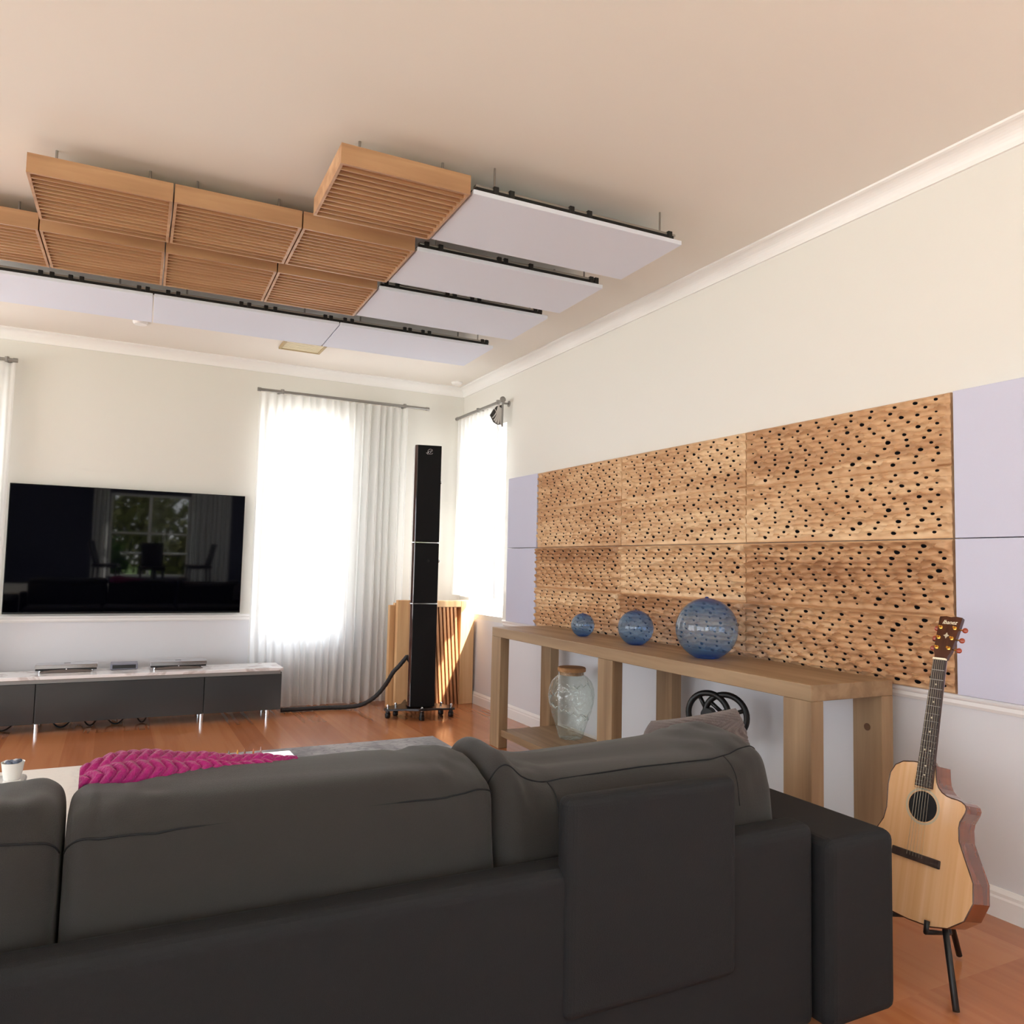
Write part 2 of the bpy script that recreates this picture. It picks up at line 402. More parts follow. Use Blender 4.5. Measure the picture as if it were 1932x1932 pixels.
def move_origin(o, loc):
    """put a parentless mesh object's origin at its own base"""
    loc = Vector(loc)
    o.data.transform(Matrix.Translation(-loc)); o.location = loc
    return o

# ------------------------------------------------------------------ room shell
CEIL = 3.16
XL, YB = -8.0, -11.5
def wall_x(name, x0, x1, yin, yout, holes, mat='wall'):
    """wall along X between y=yin and yout; holes=(xa,xb,za,zb)"""
    b = MB(); holes = sorted(holes); cur = x0
    for xa, xb, za, zb in holes:
        b.box((cur, yin, 0), (xa, yout, CEIL))
        if za > 0: b.box((xa, yin, 0), (xb, yout, za))
        b.box((xa, yin, zb), (xb, yout, CEIL)); cur = xb
    b.box((cur, yin, 0), (x1, yout, CEIL))
    return tag(b.build(name, M[mat]), kind='structure')
def wall_y(name, y0, y1, xin, xout, holes):
    b = MB(); cur = y0
    for ya, yb, za, zb in sorted(holes):
        b.box((xin, cur, 0), (xout, ya, CEIL))
        if za > 0: b.box((xin, ya, 0), (xout, yb, za))
        b.box((xin, ya, zb), (xout, yb, CEIL)); cur = yb
    b.box((xin, cur, 0), (xout, y1, CEIL))
    return tag(b.build(name, M['wall']), kind='structure')

W1 = (-2.00, -1.20, 0.60, 2.68)          # far wall, behind the right curtain
W2 = (-5.40, -4.15, 0.62, 2.66)          # far wall, left
W3 = (-1.02, -0.26, 0.86, 2.66)          # right wall near the corner (y range)
WR = (-3.30, -1.70, 0.55, 2.35)          # rear wall
WR2 = (-7.9, -5.4, 0.45, 2.75)  # unseen; widened to send more light onto the far wall
WL = [(-4.6, -1.2, 0.3, 2.6), (-10.6, -6.0, 0.3, 2.6)]   # left wall glazing
wall_x('wall_far', XL - .2, 0.2, 0.0, 0.2, [W1, W2])
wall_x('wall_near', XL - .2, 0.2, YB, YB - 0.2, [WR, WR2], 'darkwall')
W_ADDED = (-11.0, -8.0, 0.45, 2.75)  # unseen opening added so sun bounces off the platform to the ceiling
wall_y('wall_right', YB, 0.0, 0.0, 0.2, [W3, W_ADDED])
wall_y('wall_left', YB, 0.0, XL, XL - 0.2, WL)
tag(MB().box((XL - .2, YB - .2, -0.1), (.2, .2, 0)).build('floor', M['floor']), kind='structure')
tag(MB().box((XL - .2, YB - .2, CEIL), (.2, .2, CEIL + .1)).build('ceiling', M['ceil']), kind='structure')
tag(MB().box((-7.98, YB + .01, 0.001), (-0.02, -8.75, 0.40)).build('floor_platform', M['ceil']), kind='structure')  # pale finish put on it to bounce sun up to the ceiling

def cornice(name, fn, L0, L1):
    prof = [(0, 0), (0, -0.088), (0.012, -0.088)]
    for i in range(9):
        t = i / 8 * PI / 2; prof.append((0.012 + 0.066 * (1 - math.cos(t)), -0.080 + 0.066 * math.sin(t)))
    prof += [(0.090, -0.010), (0.090, 0)]
    tag(MB().prism(prof, lambda d, z: fn(L0, d, CEIL + z), lambda d, z: fn(L1, d, CEIL + z)).build(name, M['trim']), kind='structure')
cornice('trim_1', lambda l, d, z: (l, -d, z), XL, 0)
cornice('trim_2', lambda l, d, z: (-d, l, z), YB, 0)
rail = [(0, .79), (.010, .79), (.014, .797), (.018, .803), (.018, .818), (.026, .824), (.030, .832), (.028, .840), (.02, .846), (0, .846)]
def runx(name, prof, x0, x1): tag(MB().prism(prof, lambda d, z: (x0, -d, z), lambda d, z: (x1, -d, z)).build(name, M['trim']), kind='structure')
def runy(name, prof, y0, y1): tag(MB().prism(prof, lambda d, z: (-d, y0, z), lambda d, z: (-d, y1, z)).build(name, M['trim']), kind='structure')
runx('trim_3', rail, -4.1, -2.05)
runy('trim_4', rail, -7.9, -1.06)
skirt = [(0, 0), (.018, 0), (.018, .075), (.014, .083), (.014, .095), (.008, .105), (.004, .112), (0, .112)]
runx('baseboard_far', skirt, XL, 0)
runy('baseboard_right', skirt, YB, -0.0)

def window(name, axis, rng, plane, out, mull=(), trans=(), fw=0.05):
    """frame as the window object, glass pane as its child"""
    a0, a1, z0, z1 = rng; b = MB(); y0, y1 = plane + out * 0.08, plane + out * 0.13
    def bx(u0, u1, w0, w1):
        if axis == 'x': b.box((u0, y0, w0), (u1, y1, w1))
        else: b.box((y0, u0, w0), (y1, u1, w1))
    bx(a0, a0 + fw, z0, z1); bx(a1 - fw, a1, z0, z1); bx(a0 + fw, a1 - fw, z0, z0 + fw); bx(a0 + fw, a1 - fw, z1 - fw, z1)
    for u in mull: bx(u - .03, u + .03, z0 + fw, z1 - fw)
    edges = [a0 + fw] + list(mull) + [a1 - fw]
    for z in trans: bx(a0 + fw, a1 - fw, z - .02, z + .02)
    w = tag(b.build(name, M['trim']), kind='structure')
    ym = (y0 + y1) / 2; g = MB()
    if axis == 'x': g.box((a0 + fw * .5, ym - .003, z0 + fw * .5), (a1 - fw * .5, ym + .003, z1 - fw * .5))
    else: g.box((ym - .003, a0 + fw * .5, z0 + fw * .5), (ym + .003, a1 - fw * .5, z1 - fw * .5))
    g.build('window_pane', M['glassclear'], w)
window('window_1', 'x', W1, 0, 1)
window('window_2', 'x', W2, 0, 1)
window('window_3', 'y', W3, 0, 1)
window('window_4', 'x', WR, YB, -1, mull=(-2.51,), trans=(1.50,))
window('window_5', 'x', WR2, YB, -1, mull=(-6.65,))
window('window_6', 'y', WL[0], XL, -1, mull=(-2.9,))
window('window_added', 'y', W_ADDED, 0, 1, mull=(-9.5,))
window('window_7', 'y', WL[1], XL, -1, mull=(-8.3,))

# ------------------------------------------------------------------ curtains
def curtain(name, label, pts_fn, z0, z1, n_pleats, amp, seed, flare=0.0, group=None, taper=None, heavy=0.0):
    rnd = random.Random(seed)
    ph = [rnd.uniform(-.25, .25) for _ in range(n_pleats + 2)]; am = [rnd.uniform(.65, 1.25) for _ in range(n_pleats + 2)]
    nu, nv = n_pleats * 14, 26
    def fn(u, v):
        k = u * n_pleats; i = int(min(k, n_pleats - 1e-6)); fr = k - i
        a = am[i] * (1 - fr) + am[i + 1] * fr; p = ph[i] * (1 - fr) + ph[i + 1] * fr
        s = math.sin(2 * PI * (k + p))
        s = math.copysign(abs(s) ** 0.8, s)
        low = 1 - v
        off = amp * (1 + heavy * max(0, min(1, (u - .5) * 5))) * a * s * (0.75 + 0.5 * low) + 0.012 * low * math.sin(9 * u + 4 * v + seed)
        uu = u + (0.012 * low * math.sin(2 * PI * k * .5 + seed)) * (1 / max(1, n_pleats / 8))
        if taper: uu = taper(uu, v)
        x, y = pts_fn(uu, off)
        return (x, y, z0 + (z1 - z0) * v + (0.006 * math.sin(k * 1.3) if v < .02 else 0))
    o = MB().grid(fn, nu, nv).build(name, M['sheer'], smooth=True, fixn=False)
    return tag(o, label, 'curtain', group)

# sheer curtain right of the television, gathered heavier on its right half
def tap1(u, v): return u + 0.10 * (1 - v) * max(0, min(1, (u - .35) * 2)) * (1 - u) * -1.0
curtain('sheer_curtain', 'floor-length white sheer curtain right of the television', lambda u, o: (-2.075 + 1.43 * u, -0.115 + o), 0.02, 2.862, 19, 0.028, 3, taper=tap1, heavy=0.9)
curtain('sheer_curtain', 'white sheer curtain at the left edge, beside the television', lambda u, o: (-5.35 + 1.40 * u, -0.115 + o), 0.02, 2.862, 17, 0.026, 8)
curtain('sheer_curtain', 'short glowing white sheer curtain on the right wall by the corner', lambda u, o: (-0.115 + o, -0.13 - 0.985 * u), 1.03, 2.79, 11, 0.034, 5)
def fabric_stack():
    pass

def rod(label, p0, p1, wall_axis, brackets):
    p0, p1 = Vector(p0), Vector(p1)
    t = thing('curtain_rod', label, 'curtain rod', p0)
    MB().cyl(p0, p1, 0.014, n=16).build('pole', M['rodmetal'], t, smooth='auto')
    d = (p1 - p0).normalized()
    for p, s in ((p0, -1), (p1, 1)):
        MB().cyl(p - d * s * 0.002, p + d * s * 0.03, 0.018, n=16).build('end_cap', M['rodmetal'], t, smooth='auto')
    for k in brackets:
        p = p0.lerp(p1, k); b = MB()
        w = Vector(p); w[wall_axis] = 0.0
        b.cyl(p, w, 0.009, n=12); b.cyl(w, w + (p - w).normalized() * 0.006, 0.028, n=20)
        b.cyl(p + Vector((0, 0, -.018)), p + Vector((0, 0, .022)), 0.016, n=14)
        b.build('bracket', M['rodmetal'], t, smooth='auto')
    return t
rod('grey curtain rod above the sheer curtain right of the television', (-2.06, -0.115, 2.885), (-0.46, -0.115, 2.885), 1, (0.12, 0.86))
rod('grey curtain rod end at the left edge of the photo', (-5.45, -0.115, 2.885), (-3.97, -0.115, 2.885), 1, (0.1, 0.97))
t = rod('grey curtain rod on the right wall above the glowing corner window', (-0.115, -1.115, 2.822), (-0.115, -0.12, 2.822), 0, (0.06, 0.5,))
MB().lathe([(.024, 0), (.028, .004), (.028, .014), (.02, .02), (1e-4, .021)], (-.115, -1.145, 2.832), 24, ax=(0, -1, 0)).build('finial', M['rodmetal'], t, smooth='auto')
# fan of heading pleats folded against a thin end bar
h = thing('curtain_heading', 'fan of gathered grey curtain pleats at the end of the right wall rod', 'curtain', (-0.115, -1.12, 2.6))
def fx(px, py, y): return (-.215 + (850 + px / 16.1 - 925) * .0051, y, 2.849 - (730 + py / 16.1 - 752) * .00485)
shade_outline = [(1530, 560), (1400, 600), (1290, 730), (1190, 900), (1240, 980), (1310, 1100), (1390, 1140), (1460, 1165), (1530, 1150)]
MB().prism(shade_outline, lambda u, v: fx(u, v, -1.128), lambda u, v: fx(u, v, -1.108)).build('shade_backing', M['foldshade'], h)  # dark backing put in for the shade inside the pleats
for pa, pb, pc, w0, w1 in (((1425, 600), (1400, 830), (1245, 985), .006, .005), ((1440, 600), (1430, 880), (1300, 1060), .008, .009), ((1460, 640), (1460, 900), (1345, 1110), .009, .010), ((1480, 650), (1475, 930), (1425, 1150), .010, .010), ((1505, 660), (1505, 940), (1510, 1165), .010, .006), ((1300, 690), (1335, 740), (1380, 810), .003, .003)):
    pp = []; rr = []
    for i in range(13):
        u = i / 12; x = (1 - u) ** 2 * pa[0] + 2 * u * (1 - u) * pb[0] + u * u * pc[0]; z = (1 - u) ** 2 * pa[1] + 2 * u * (1 - u) * pb[1] + u * u * pc[1]
        pp.append(fx(x, z, -1.130)); rr.append(w0 + (w1 - w0) * u)
    MB().tube(pp, rr, 10).build('pleat', M['foldcloth'], h, smooth=True)
MB().cyl(fx(1558, 500, -1.132), fx(1555, 1225, -1.132), .009, n=14).build('end_bar', M['rodmetal'], h, smooth='auto')

# ------------------------------------------------------------------ television
TV = (-3.942, -2.149, 0.861, 1.905)
tcx, tcz = (TV[0] + TV[1]) / 2, (TV[2] + TV[3]) / 2
tm = Matrix.Translation((tcx, -0.075, tcz)) @ Matrix.Rotation(R(0.9), 4, 'X')
t = thing('television', 'large black wall-mounted television above the low media cabinet', 'television', mat=tm)
hw, hh = (TV[1] - TV[0]) / 2, (TV[3] - TV[2]) / 2
MB().box((-hw, 0.0, -hh), (hw, 0.022, hh)).build('casing', M['bezel'], t, bevel=.003, local=True)
MB().box((-hw + .006, -0.003, -hh + .016), (hw - .006, 0.0, hh - .006)).build('screen', M['screen'], t, local=True)
MB().box((-0.35, 0.022, -0.25), (0.35, 0.068, 0.25)).build('wall_bracket', M['black'], t, local=True)

# ------------------------------------------------------------------ media cabinet
CF, CT = -0.53, 0.425
t = thing('media_cabinet', 'long low dark grey media cabinet with white marble top on chrome legs', 'cabinet', (-3.05, -0.3, 0))
x0, x1 = -4.265, -1.845
MB().box((x0, CF + .02, 0.075), (x1, -0.19, 0.385)).build('carcass', M['cabbody'], t, bevel=.003)
MB().box((x0 - .005, CF - .012, 0.400), (x1 + .006, -0.185, 0.425)).build('marble_top', M['marble'], t, bevel=.003)
MB().box((x0 + .01, CF + .012, 0.370), (x1 - .01, -0.19, 0.400)).build('handle_recess', M['alu'], t)
for a, b_ in ((x0 + .002, -3.649), (-3.643, -2.466), (-2.460, x1 - .002)):
    MB().box((a, CF, 0.072), (b_, CF + .02, 0.368)).build('drawer_front', M['cabdark'], t, bevel=.002)
for x in (-4.15, -3.63, -2.47, -1.95):
    for y in (-0.485, -0.23):
        MB().cyl((x, y, 0), (x, y, 0.075), 0.020, n=20).build('leg', M['chrome'], t, smooth='auto')

def slab_device(label, x0, x1, y0, y1, z, h):
    t = thing('audio_amplifier', label, 'amplifier', ((x0 + x1) / 2, (y0 + y1) / 2, z))
    zt = z + h; y0, y1 = sorted((y0, y1)); cx = (x0 + x1) / 2; w = x1 - x0
    MB().box((x0, y0, z + .034), (x1, y1, zt)).build('top_slab', M['mirror'], t, bevel=.003)
    b = MB(); n = 24                                   # recessed black plinth under the slab
    b.box((x0 + .004, y0 + .004, z + .020), (x1 - .004, y1 - .004, z + .034)); b.build('black_band', M['black'], t)
    prof = [(x0 + .03 + (w - .06) * i / n, z + .008 + .020 * math.sin(PI * (i / n)) ** .5 * .9) for i in range(n + 1)]
    poly = [(x0 + .03, z + .003), ] + prof + [(x1 - .03, z + .003)]
    MB().prism(poly, lambda u, v: (u, y0 + .001, v), lambda u, v: (u, y0 + .03, v)).build('curved_reflection', M['brownreflection'], t)  # brown reflection on the black front, built as a coloured piece
    b = MB(); b.box((x0 + .03, y0 + .03, z + .006), (x1 - .03, y1 - .02, z + .021)); b.build('chassis', M['black'], t)
    for sx in (x0 + .035, x1 - .035):
        for sy in (y0 + .02, y1 - .03):
            MB().cyl((sx, sy, z), (sx, sy, z + .021), .011, n=14).build('foot', M['chrome'], t, smooth='auto')
    MB().sphere((cx, y0 + .002, z + .028), .006).build('power_button', M['chrome'], t, smooth=True)
    MB().box((cx - .022, y0 + .10, zt), (cx + .022, y0 + .125, zt + .0006)).build('badge', M['black'], t)
    return t
slab_device('mirror-topped flat silver amplifier at the left of the marble top', -3.672, -3.246, -0.37, -0.20, .425, .062)
slab_device('mirror-topped flat silver amplifier at the right of the marble top', -2.868, -2.440, -0.41, -0.20, .425, .062)
t = thing('set_top_box', 'small lilac-grey box between the two silver amplifiers', 'set-top box', (-3.05, -.25, .425))
MB().box((-3.155, -.32, .428), (-2.955, -.16, .474)).build('body', M['greybox'], t, bevel=.005)
MB().box((-3.140, -.322, .436), (-2.970, -.319, .466)).build('front_panel', M['cabbody'], t)
for sx in (-3.14, -2.97):
    for sy in (-.30, -.18): MB().cyl((sx, sy, .425), (sx, sy, .429), .008, n=10).build('foot', M['rubber'], t)

# loose cables hanging below the cabinet
for i, (xa, xb, dz) in enumerate(((-3.95, -3.78, .0), (-3.55, -3.40, .01), (-3.33, -3.22, .0), (-3.17, -3.02, .01), (-2.95, -2.86, .0))):
    p = []
    for k in range(15):
        u = k / 14; p.append((xa + (xb - xa) * u, -0.24 - .12 * math.sin(PI * u), 0.067 - 0.060 * math.sin(PI * min(1, u * 1.0)) ** .6 + .0))
    tag(MB().tube(p, .006, 8).build('power_cable', M['black'], smooth=True),
        ['black cable loop under the cabinet, first from the left edge', 'black cable loop under the cabinet below the left amplifier',
         'black cable loop under the cabinet below the left amplifier corner', 'black cable loop under the cabinet below the small grey box',
         'black cable loop under the cabinet below the right amplifier'][i], 'cable', 'cables under the media cabinet')

# ------------------------------------------------------------------ tower speaker
sp_yaw = R(-13)
sm = Matrix.Translation((-0.757, -1.01, 0)) @ Matrix.Rotation(sp_yaw, 4, 'Z')
t = thing('tower_speaker', 'tall slim black tower loudspeaker in the corner with two silver joint rings', 'speaker', mat=sm)
fw, dp = 0.118, 0.36
secs = ((0.105, 0.985), (0.992, 1.515), (1.522, 2.375))
def spk_sec(z0, z1):
    poly = [(-fw, 0.02), (-fw + .02, 0.0), (fw - .02, 0.0), (fw, 0.02), (fw * .92, dp * .6), (fw * .6, dp), (-fw * .6, dp), (-fw * .92, dp * .6)]
    return MB().prism(poly, lambda u, v: (u, v, z0), lambda u, v: (u, v, z1))
for z0, z1 in secs:
    spk_sec(z0, z1).build('cabinet_section', M['lacquer'], t, local=True, bevel=.004)
    MB().box((-fw + .022, -0.018, z0 + .004), (fw - .006, 0.002, z1 - .003)).build('grille', M['cloth'], t, local=True, bevel=.004)
for z in (0.985, 1.515):
    poly = [(-fw - .002, 0.018), (-fw + .018, -0.004), (fw - .018, -0.004), (fw + .002, 0.018), (fw * .9, dp * .6), (fw * .55, dp - .01), (-fw * .55, dp - .01), (-fw * .9, dp * .6)]
    MB().prism(poly, lambda u, v: (u, v, z), lambda u, v: (u, v, z + .007)).build('silver_ring', M['chrome'], t, local=True)
# emblem: winged line drawing near the top of the grille
b = MB()
def arc(cx, cz, rx, rz, a0, a1, n=14): return [(cx + rx * math.cos(R(a0 + (a1 - a0) * i / n)), -.0195, cz + rz * math.sin(R(a0 + (a1 - a0) * i / n))) for i in range(n + 1)]
ez = 2.318
b.tube(arc(.012, ez, .022, .020, 30, 250), .0016, 6); b.tube(arc(.006, ez - .012, .028, .012, 180, 350), .0016, 6)
b.tube([(-.014, -.0195, ez - .016), (.0, -.0195, ez - .002), (.014, -.0195, ez + .004), (.030, -.0195, ez + .014)], .0016, 6)
b.tube([(.010, -.0195, ez - .014), (.020, -.0195, ez - .002), (.032, -.0195, ez + .006)], .0014, 6); b.tube([(-.016, -.0195, ez - .024), (.030, -.0195, ez - .022)], .0014, 6)
b.build('emblem', M['chrome'], t, smooth=True, local=True)
MB().tube([(.02 + .009 * math.cos(2 * PI * i / 16), -.0185, 1.36 + .012 * math.sin(2 * PI * i / 16)) for i in range(16)], .0012, 6, closed=True).build('round_badge', M['gunmetal'], t, local=True, smooth=True)
# outrigger base
poly = [(-.31, .10), (-.30, .04), (-.13, -.02), (-.03, -.085), (.03, -.085), (.13, -.02), (.30, .04), (.31, .10), (.27, .18), (.15, .24), (.1, dp + .06), (-.1, dp + .06), (-.15, .24), (-.27, .18)]
MB().prism(poly, lambda u, v: (u, v, .066 + .02 * (1 - min(1, abs(u) / .3))), lambda u, v: (u, v, .082 + .026 * (1 - min(1, abs(u) / .3)))).build('base_plate', M['gunmetal'], t, local=True, bevel=.003)
for fx, fy in ((-.275, .09), (.275, .09), (0.0, -.055), (-.2, .18), (.2, .18)):
    MB().lathe([(.010, .0), (.022, .004), (.024, .012), (.024, .040), (.018, .046), (.018, .072)], (fx, fy, 0), 20).build('foot', M['gunmetal'], t, smooth='auto', local=True)
    MB().lathe([(.008, .078), (.008, .098), (.013, .100), (.013, .108), (.004, .116)], (fx, fy, 0), 16).build('spike_knob', M['chrome'], t, smooth='auto', local=True)
for z in (2.06, 1.36): MB().sphere((fw + .012, .10, z), .012, sq=(1, .6, 1.2)).build('side_knob', M['chrome'], t, smooth=True, local=True)

# thick braided cable from the cabinet to the speaker
path = [(-1.80, -.30, .022), (-1.62, -.31, .022), (-1.40, -.32, .022), (-1.25, -.36, .024), (-1.12, -.44, .05), (-1.02, -.53, .13), (-.95, -.60, .24), (-.90, -.66, .36), (-.86, -.70, .42), (-.80, -.742, .51)]
def smooth_path(P, n=8):
    P = [Vector(p) for p in P]; out = []
    for i in range(len(P) - 1):
        a, b_, c, d = P[max(i - 1, 0)], P[i], P[i + 1], P[min(i + 2, len(P) - 1)]
        for k in range(n):
            u = k / n
            out.append(0.5 * ((2 * b_) + (c - a) * u + (2 * a - 5 * b_ + 4 * c - d) * u * u + (3 * b_ - a - 3 * c + d) * u ** 3))
    return out + [P[-1]]
sp = smooth_path(path, 10)
t = tag(MB().tube(sp, [.019 + .0012 * math.sin(i * 2.1) for i in range(len(sp))], 12).build('speaker_cable', M['braid'], smooth=True), 'thick black braided cable curving from the floor to the speaker', 'cable')

# slatted wooden diffuser standing in the corner
t = thing('slatted_diffuser', 'pale slatted wooden acoustic diffuser on the floor behind the tower speaker', 'diffuser', (-.45, -.35, 0))
MB().box((-.850, -.36, 0), (-.800, -.30, .94)).build('rear_post', M['palewood'], t, bevel=.004)
MB().box((-.800, -.44, 0), (-.690, -.38, .99)).build('side_post', M['palewood'], t, bevel=.003)
MB().box((-.800, -.36, 0), (-.165, -.30, .96)).build('back_panel', M['palewood'], t)
MB().box((-.165, -.45, 0), (-.024, -.30, .985)).build('end_box', M['palewood'], t, bevel=.003)
MB().box((-.690, -.45, .925), (-.166, -.36, .985)).build('top_rail', M['palewood'], t, bevel=.003)
for i in range(14):
    x = -.72 + i * .038
    o = MB(); q = []
    for k in range(9):                      # each slat twists gently from top to foot
        w_ = k / 8; q.append((x + .085 * (1 - (1 - w_) ** 1.3) if False else x + .07 * (1 - w_) , .925 * w_))
    lo_ = lambda u: max(-.689, min(u, -.167))
    o.prism([(lo_(u - .011), z) for u, z in q] + [(lo_(u + .011), z) for u, z in q[::-1]], lambda u, v: (u, -.445, v), lambda u, v: (u, -.362, v))
    o.build('slat', M['slatwood'], t)

# ------------------------------------------------------------------ ceiling clouds
CH = 3.0
def rowT(cy, deg):
    """row frame pivoted at x=-1.83"""
    return Matrix.Translation((-1.83, cy, 0)) @ Matrix.Rotation(R(deg), 4, 'Z')
rows = {1: (-4.278, -3.722, -1.2), 2: (-3.550, -3.022, -1.2), 3: (-2.880, -2.305, -1.5), 4: (-2.032, -1.425, -1.7)}
ordn = {1: 'nearest', 2: 'second', 3: 'third', 4: 'farthest'}
def cloud_white(row, x0, x1, label):
    y0, y1, dg = rows[row]; m = rowT(y0, dg)
    t = thing('ceiling_panel', label, 'acoustic panel', mat=m @ Matrix.Translation((x0 + 1.83, 0, CH)), group='white ceiling panels')
    w, d = x1 - x0, y1 - y0
    MB().box((0, 0, 0), (w, d, .022)).build('fabric_board', M['cloudwhite'], t, bevel=.002, local=True)
    b = MB(); b.box((.04, .22, .022), (w - .04, .26, .058)); b.box((.04, d - .14, .022), (w - .04, d - .10, .058))
    b.build('backing_batten', M['steel'], t, local=True)
    hb = MB()
    for hx in (.2, w - .2):
        for hy in (.24, d - .12): hb.cyl((hx, hy, .058), (hx, hy, CEIL - CH), .006, n=8)
    hb.build('hanger', M['steel'], t, local=True)
    return t
cloud_white(1, -1.815, -.652, 'plain white ceiling panel nearest the camera, right of the slatted wood')
cloud_white(2, -1.815, -.652, 'plain white ceiling panel second from the camera, right of the slatted wood')
cloud_white(3, -1.815, -.652, 'plain white ceiling panel third from the camera, touching the last slatted wood')
cloud_white(4, -1.835, -.655, 'white ceiling panel at the right end of the farthest row, beside the corner glare')
cloud_white(4, -3.030, -1.843, 'white ceiling panel in the middle of the farthest row, above the air vent')
cloud_white(4, -4.225, -3.038, 'white ceiling panel at the left end of the farthest row')

def cloud_wood(row, col, label):
    y0, y1, dg = rows[row]; m = rowT(y0, dg)
    x1 = -1.83 - .592 * col; x0 = x1 - .585
    t = thing('slatted_ceiling_panel', label, 'acoustic panel', mat=m @ Matrix.Translation((x0 + 1.83, 0, CH - .008)), group='slatted wooden ceiling panels')
    w, d, hgt = x1 - x0, y1 - y0, .088
    b = MB(); e = .013
    b.box((0, 0, 0), (w, e, hgt)); b.box((0, d - e, 0), (w, d, hgt)); b.box((0, e, 0), (e, d - e, hgt)); b.box((w - e, e, 0), (w, d - e, hgt))
    b.build('frame', M['ceilwood'], t, local=True)
    depths = [.016, .045, .028, .062, .036, .02, .055, .03, .05, .018, .04, .066]
    n = len(depths); cell = (d - 2 * e) / n
    wl = MB(); fn = MB()
    for i, dd in enumerate(depths):
        ya = e + i * cell; wl.box((e, ya + .003, dd), (w - e, ya + cell - .003, hgt - .002))
        if i: fn.box((e, ya - .0035, .0005), (w - e, ya + .0035, hgt - .004))
    wl.build('wells', M['ceilwood'], t, local=True)
    fn.build('fins', M['ceilwood'], t, local=True)
    hb = MB()
    for hx in (.1, w - .1):
        for hy in (.1, d - .1): hb.cyl((hx, hy, hgt - .004), (hx, hy, CEIL - CH + .008), .006, n=8)
    hb.build('hanger', M['steel'], t, local=True)
cl = {1: ['slatted wooden ceiling panel at the top of the photo, right end of the nearest row'],
      2: ['slatted wooden ceiling panel at the right end of the middle wooden row', 'slatted wooden ceiling panel second from the right in the middle wooden row',
          'slatted wooden ceiling panel third from the right in the middle wooden row'],
      3: ['slatted wooden ceiling panel at the right end of the farthest wooden row', 'slatted wooden ceiling panel second from the right in the farthest wooden row',
          'slatted wooden ceiling panel third from the right in the farthest wooden row', 'slatted wooden ceiling panel at the left edge of the farthest wooden row']}
for r_, ls in cl.items():
    for c_, l_ in enumerate(ls): cloud_wood(r_, c_, l_)

def cloud_rail(row, x0, x1, clips, label):
    y0, y1, dg = rows[row]; m = rowT(y0, dg) @ Matrix.Translation((x0 + 1.83, 0, CH))
    t = thing('mounting_rail', label, 'rail', mat=m, group='ceiling panel rails'); w = x1 - x0
    MB().box((0, .008, .024), (w - .03, .036, .041)).build('rubber_strip', M['rubber'], t, local=True)
    MB().box((0, .014, .0415), (w - .012, .046, .056)).build('channel', M['steel'], t, local=True, bevel=.003)
    if row != 4: MB().box((.0, .060, .034), (w - .05, .085, .046)).build('second_channel', M['rubber'], t, local=True)
    for cx in clips:
        u = cx - x0
        MB().box((u - .013, .004, .0235), (u + .013, .056, .062)).build('clip', M['black'], t, local=True, bevel=.003)
    for cx in (x0 + .1, x1 - .1):
        MB().cyl((cx - x0, .032, .052), (cx - x0, .032, CEIL - CH), .005, n=8).build('hanger', M['steel'], t, local=True)
cloud_rail(1, -1.80, -.668, (-1.70, -1.62, -1.3, -1.2, -.72), 'black and silver mounting rail at the top, behind the nearest white ceiling panel')
cloud_rail(2, -1.80, -.664, (-1.76, -1.68, -1.33, -1.29, -1.13, -.725, -.69), 'black and silver mounting rail between the nearest and second white ceiling panels')
cloud_rail(3, -1.80, -.672, (-1.77, -1.70, -1.37, -1.32, -1.20, -1.15, -.74, -.705), 'black and silver mounting rail between the second and third white ceiling panels')
cloud_rail(4, -4.22, -.672, (-3.66, -3.60, -3.50, -3.44, -3.12, -3.07, -2.95, -2.89, -2.50, -2.45, -2.34, -2.28, -1.94, -1.90, -1.80, -1.75, -1.36, -1.32, -1.22, -1.17, -.74, -.705),
           'long black mounting rail along the farthest row of white ceiling panels')
# vent, detectors
t = thing('ceiling_vent', 'cream air vent in the ceiling above the television wall curtain', 'vent', (-1.83, -.76, CEIL))
b = MB(); a = (-2.01, -.92, -1.66, -.63); f_ = .022
b.box((a[0], a[1], CEIL - .018), (a[2], a[1] + f_, CEIL)); b.box((a[0], a[3] - f_, CEIL - .018), (a[2], a[3], CEIL)); b.box((a[0], a[1], CEIL - .018), (a[0] + f_, a[3], CEIL)); b.box((a[2] - f_, a[1], CEIL - .018), (a[2], a[3], CEIL))
b.build('frame', M['ventframe'], t, bevel=.003)
for i in range(6):
    y = a[1] + f_ + .012 + i * .042
    MB().box((a[0] + f_, y, CEIL - .012), (a[2] - f_, y + .030, CEIL - .006)).build('louvre', M['vent'], t)
for (x, y, l) in ((-3.084, -.80, 'small round white detector on the ceiling behind the farthest panel row'), (-.20, -.27, 'small round ceiling fitting in the corner by the cornice')):
    tag(move_origin(MB().lathe([(.055, 0), (.055, -.012), (.045, -.026), (.0, -.03)], (x, y, CEIL), 24).build('ceiling_detector', M['trim'], smooth='auto'), (x, y, CEIL)), l, 'detector')

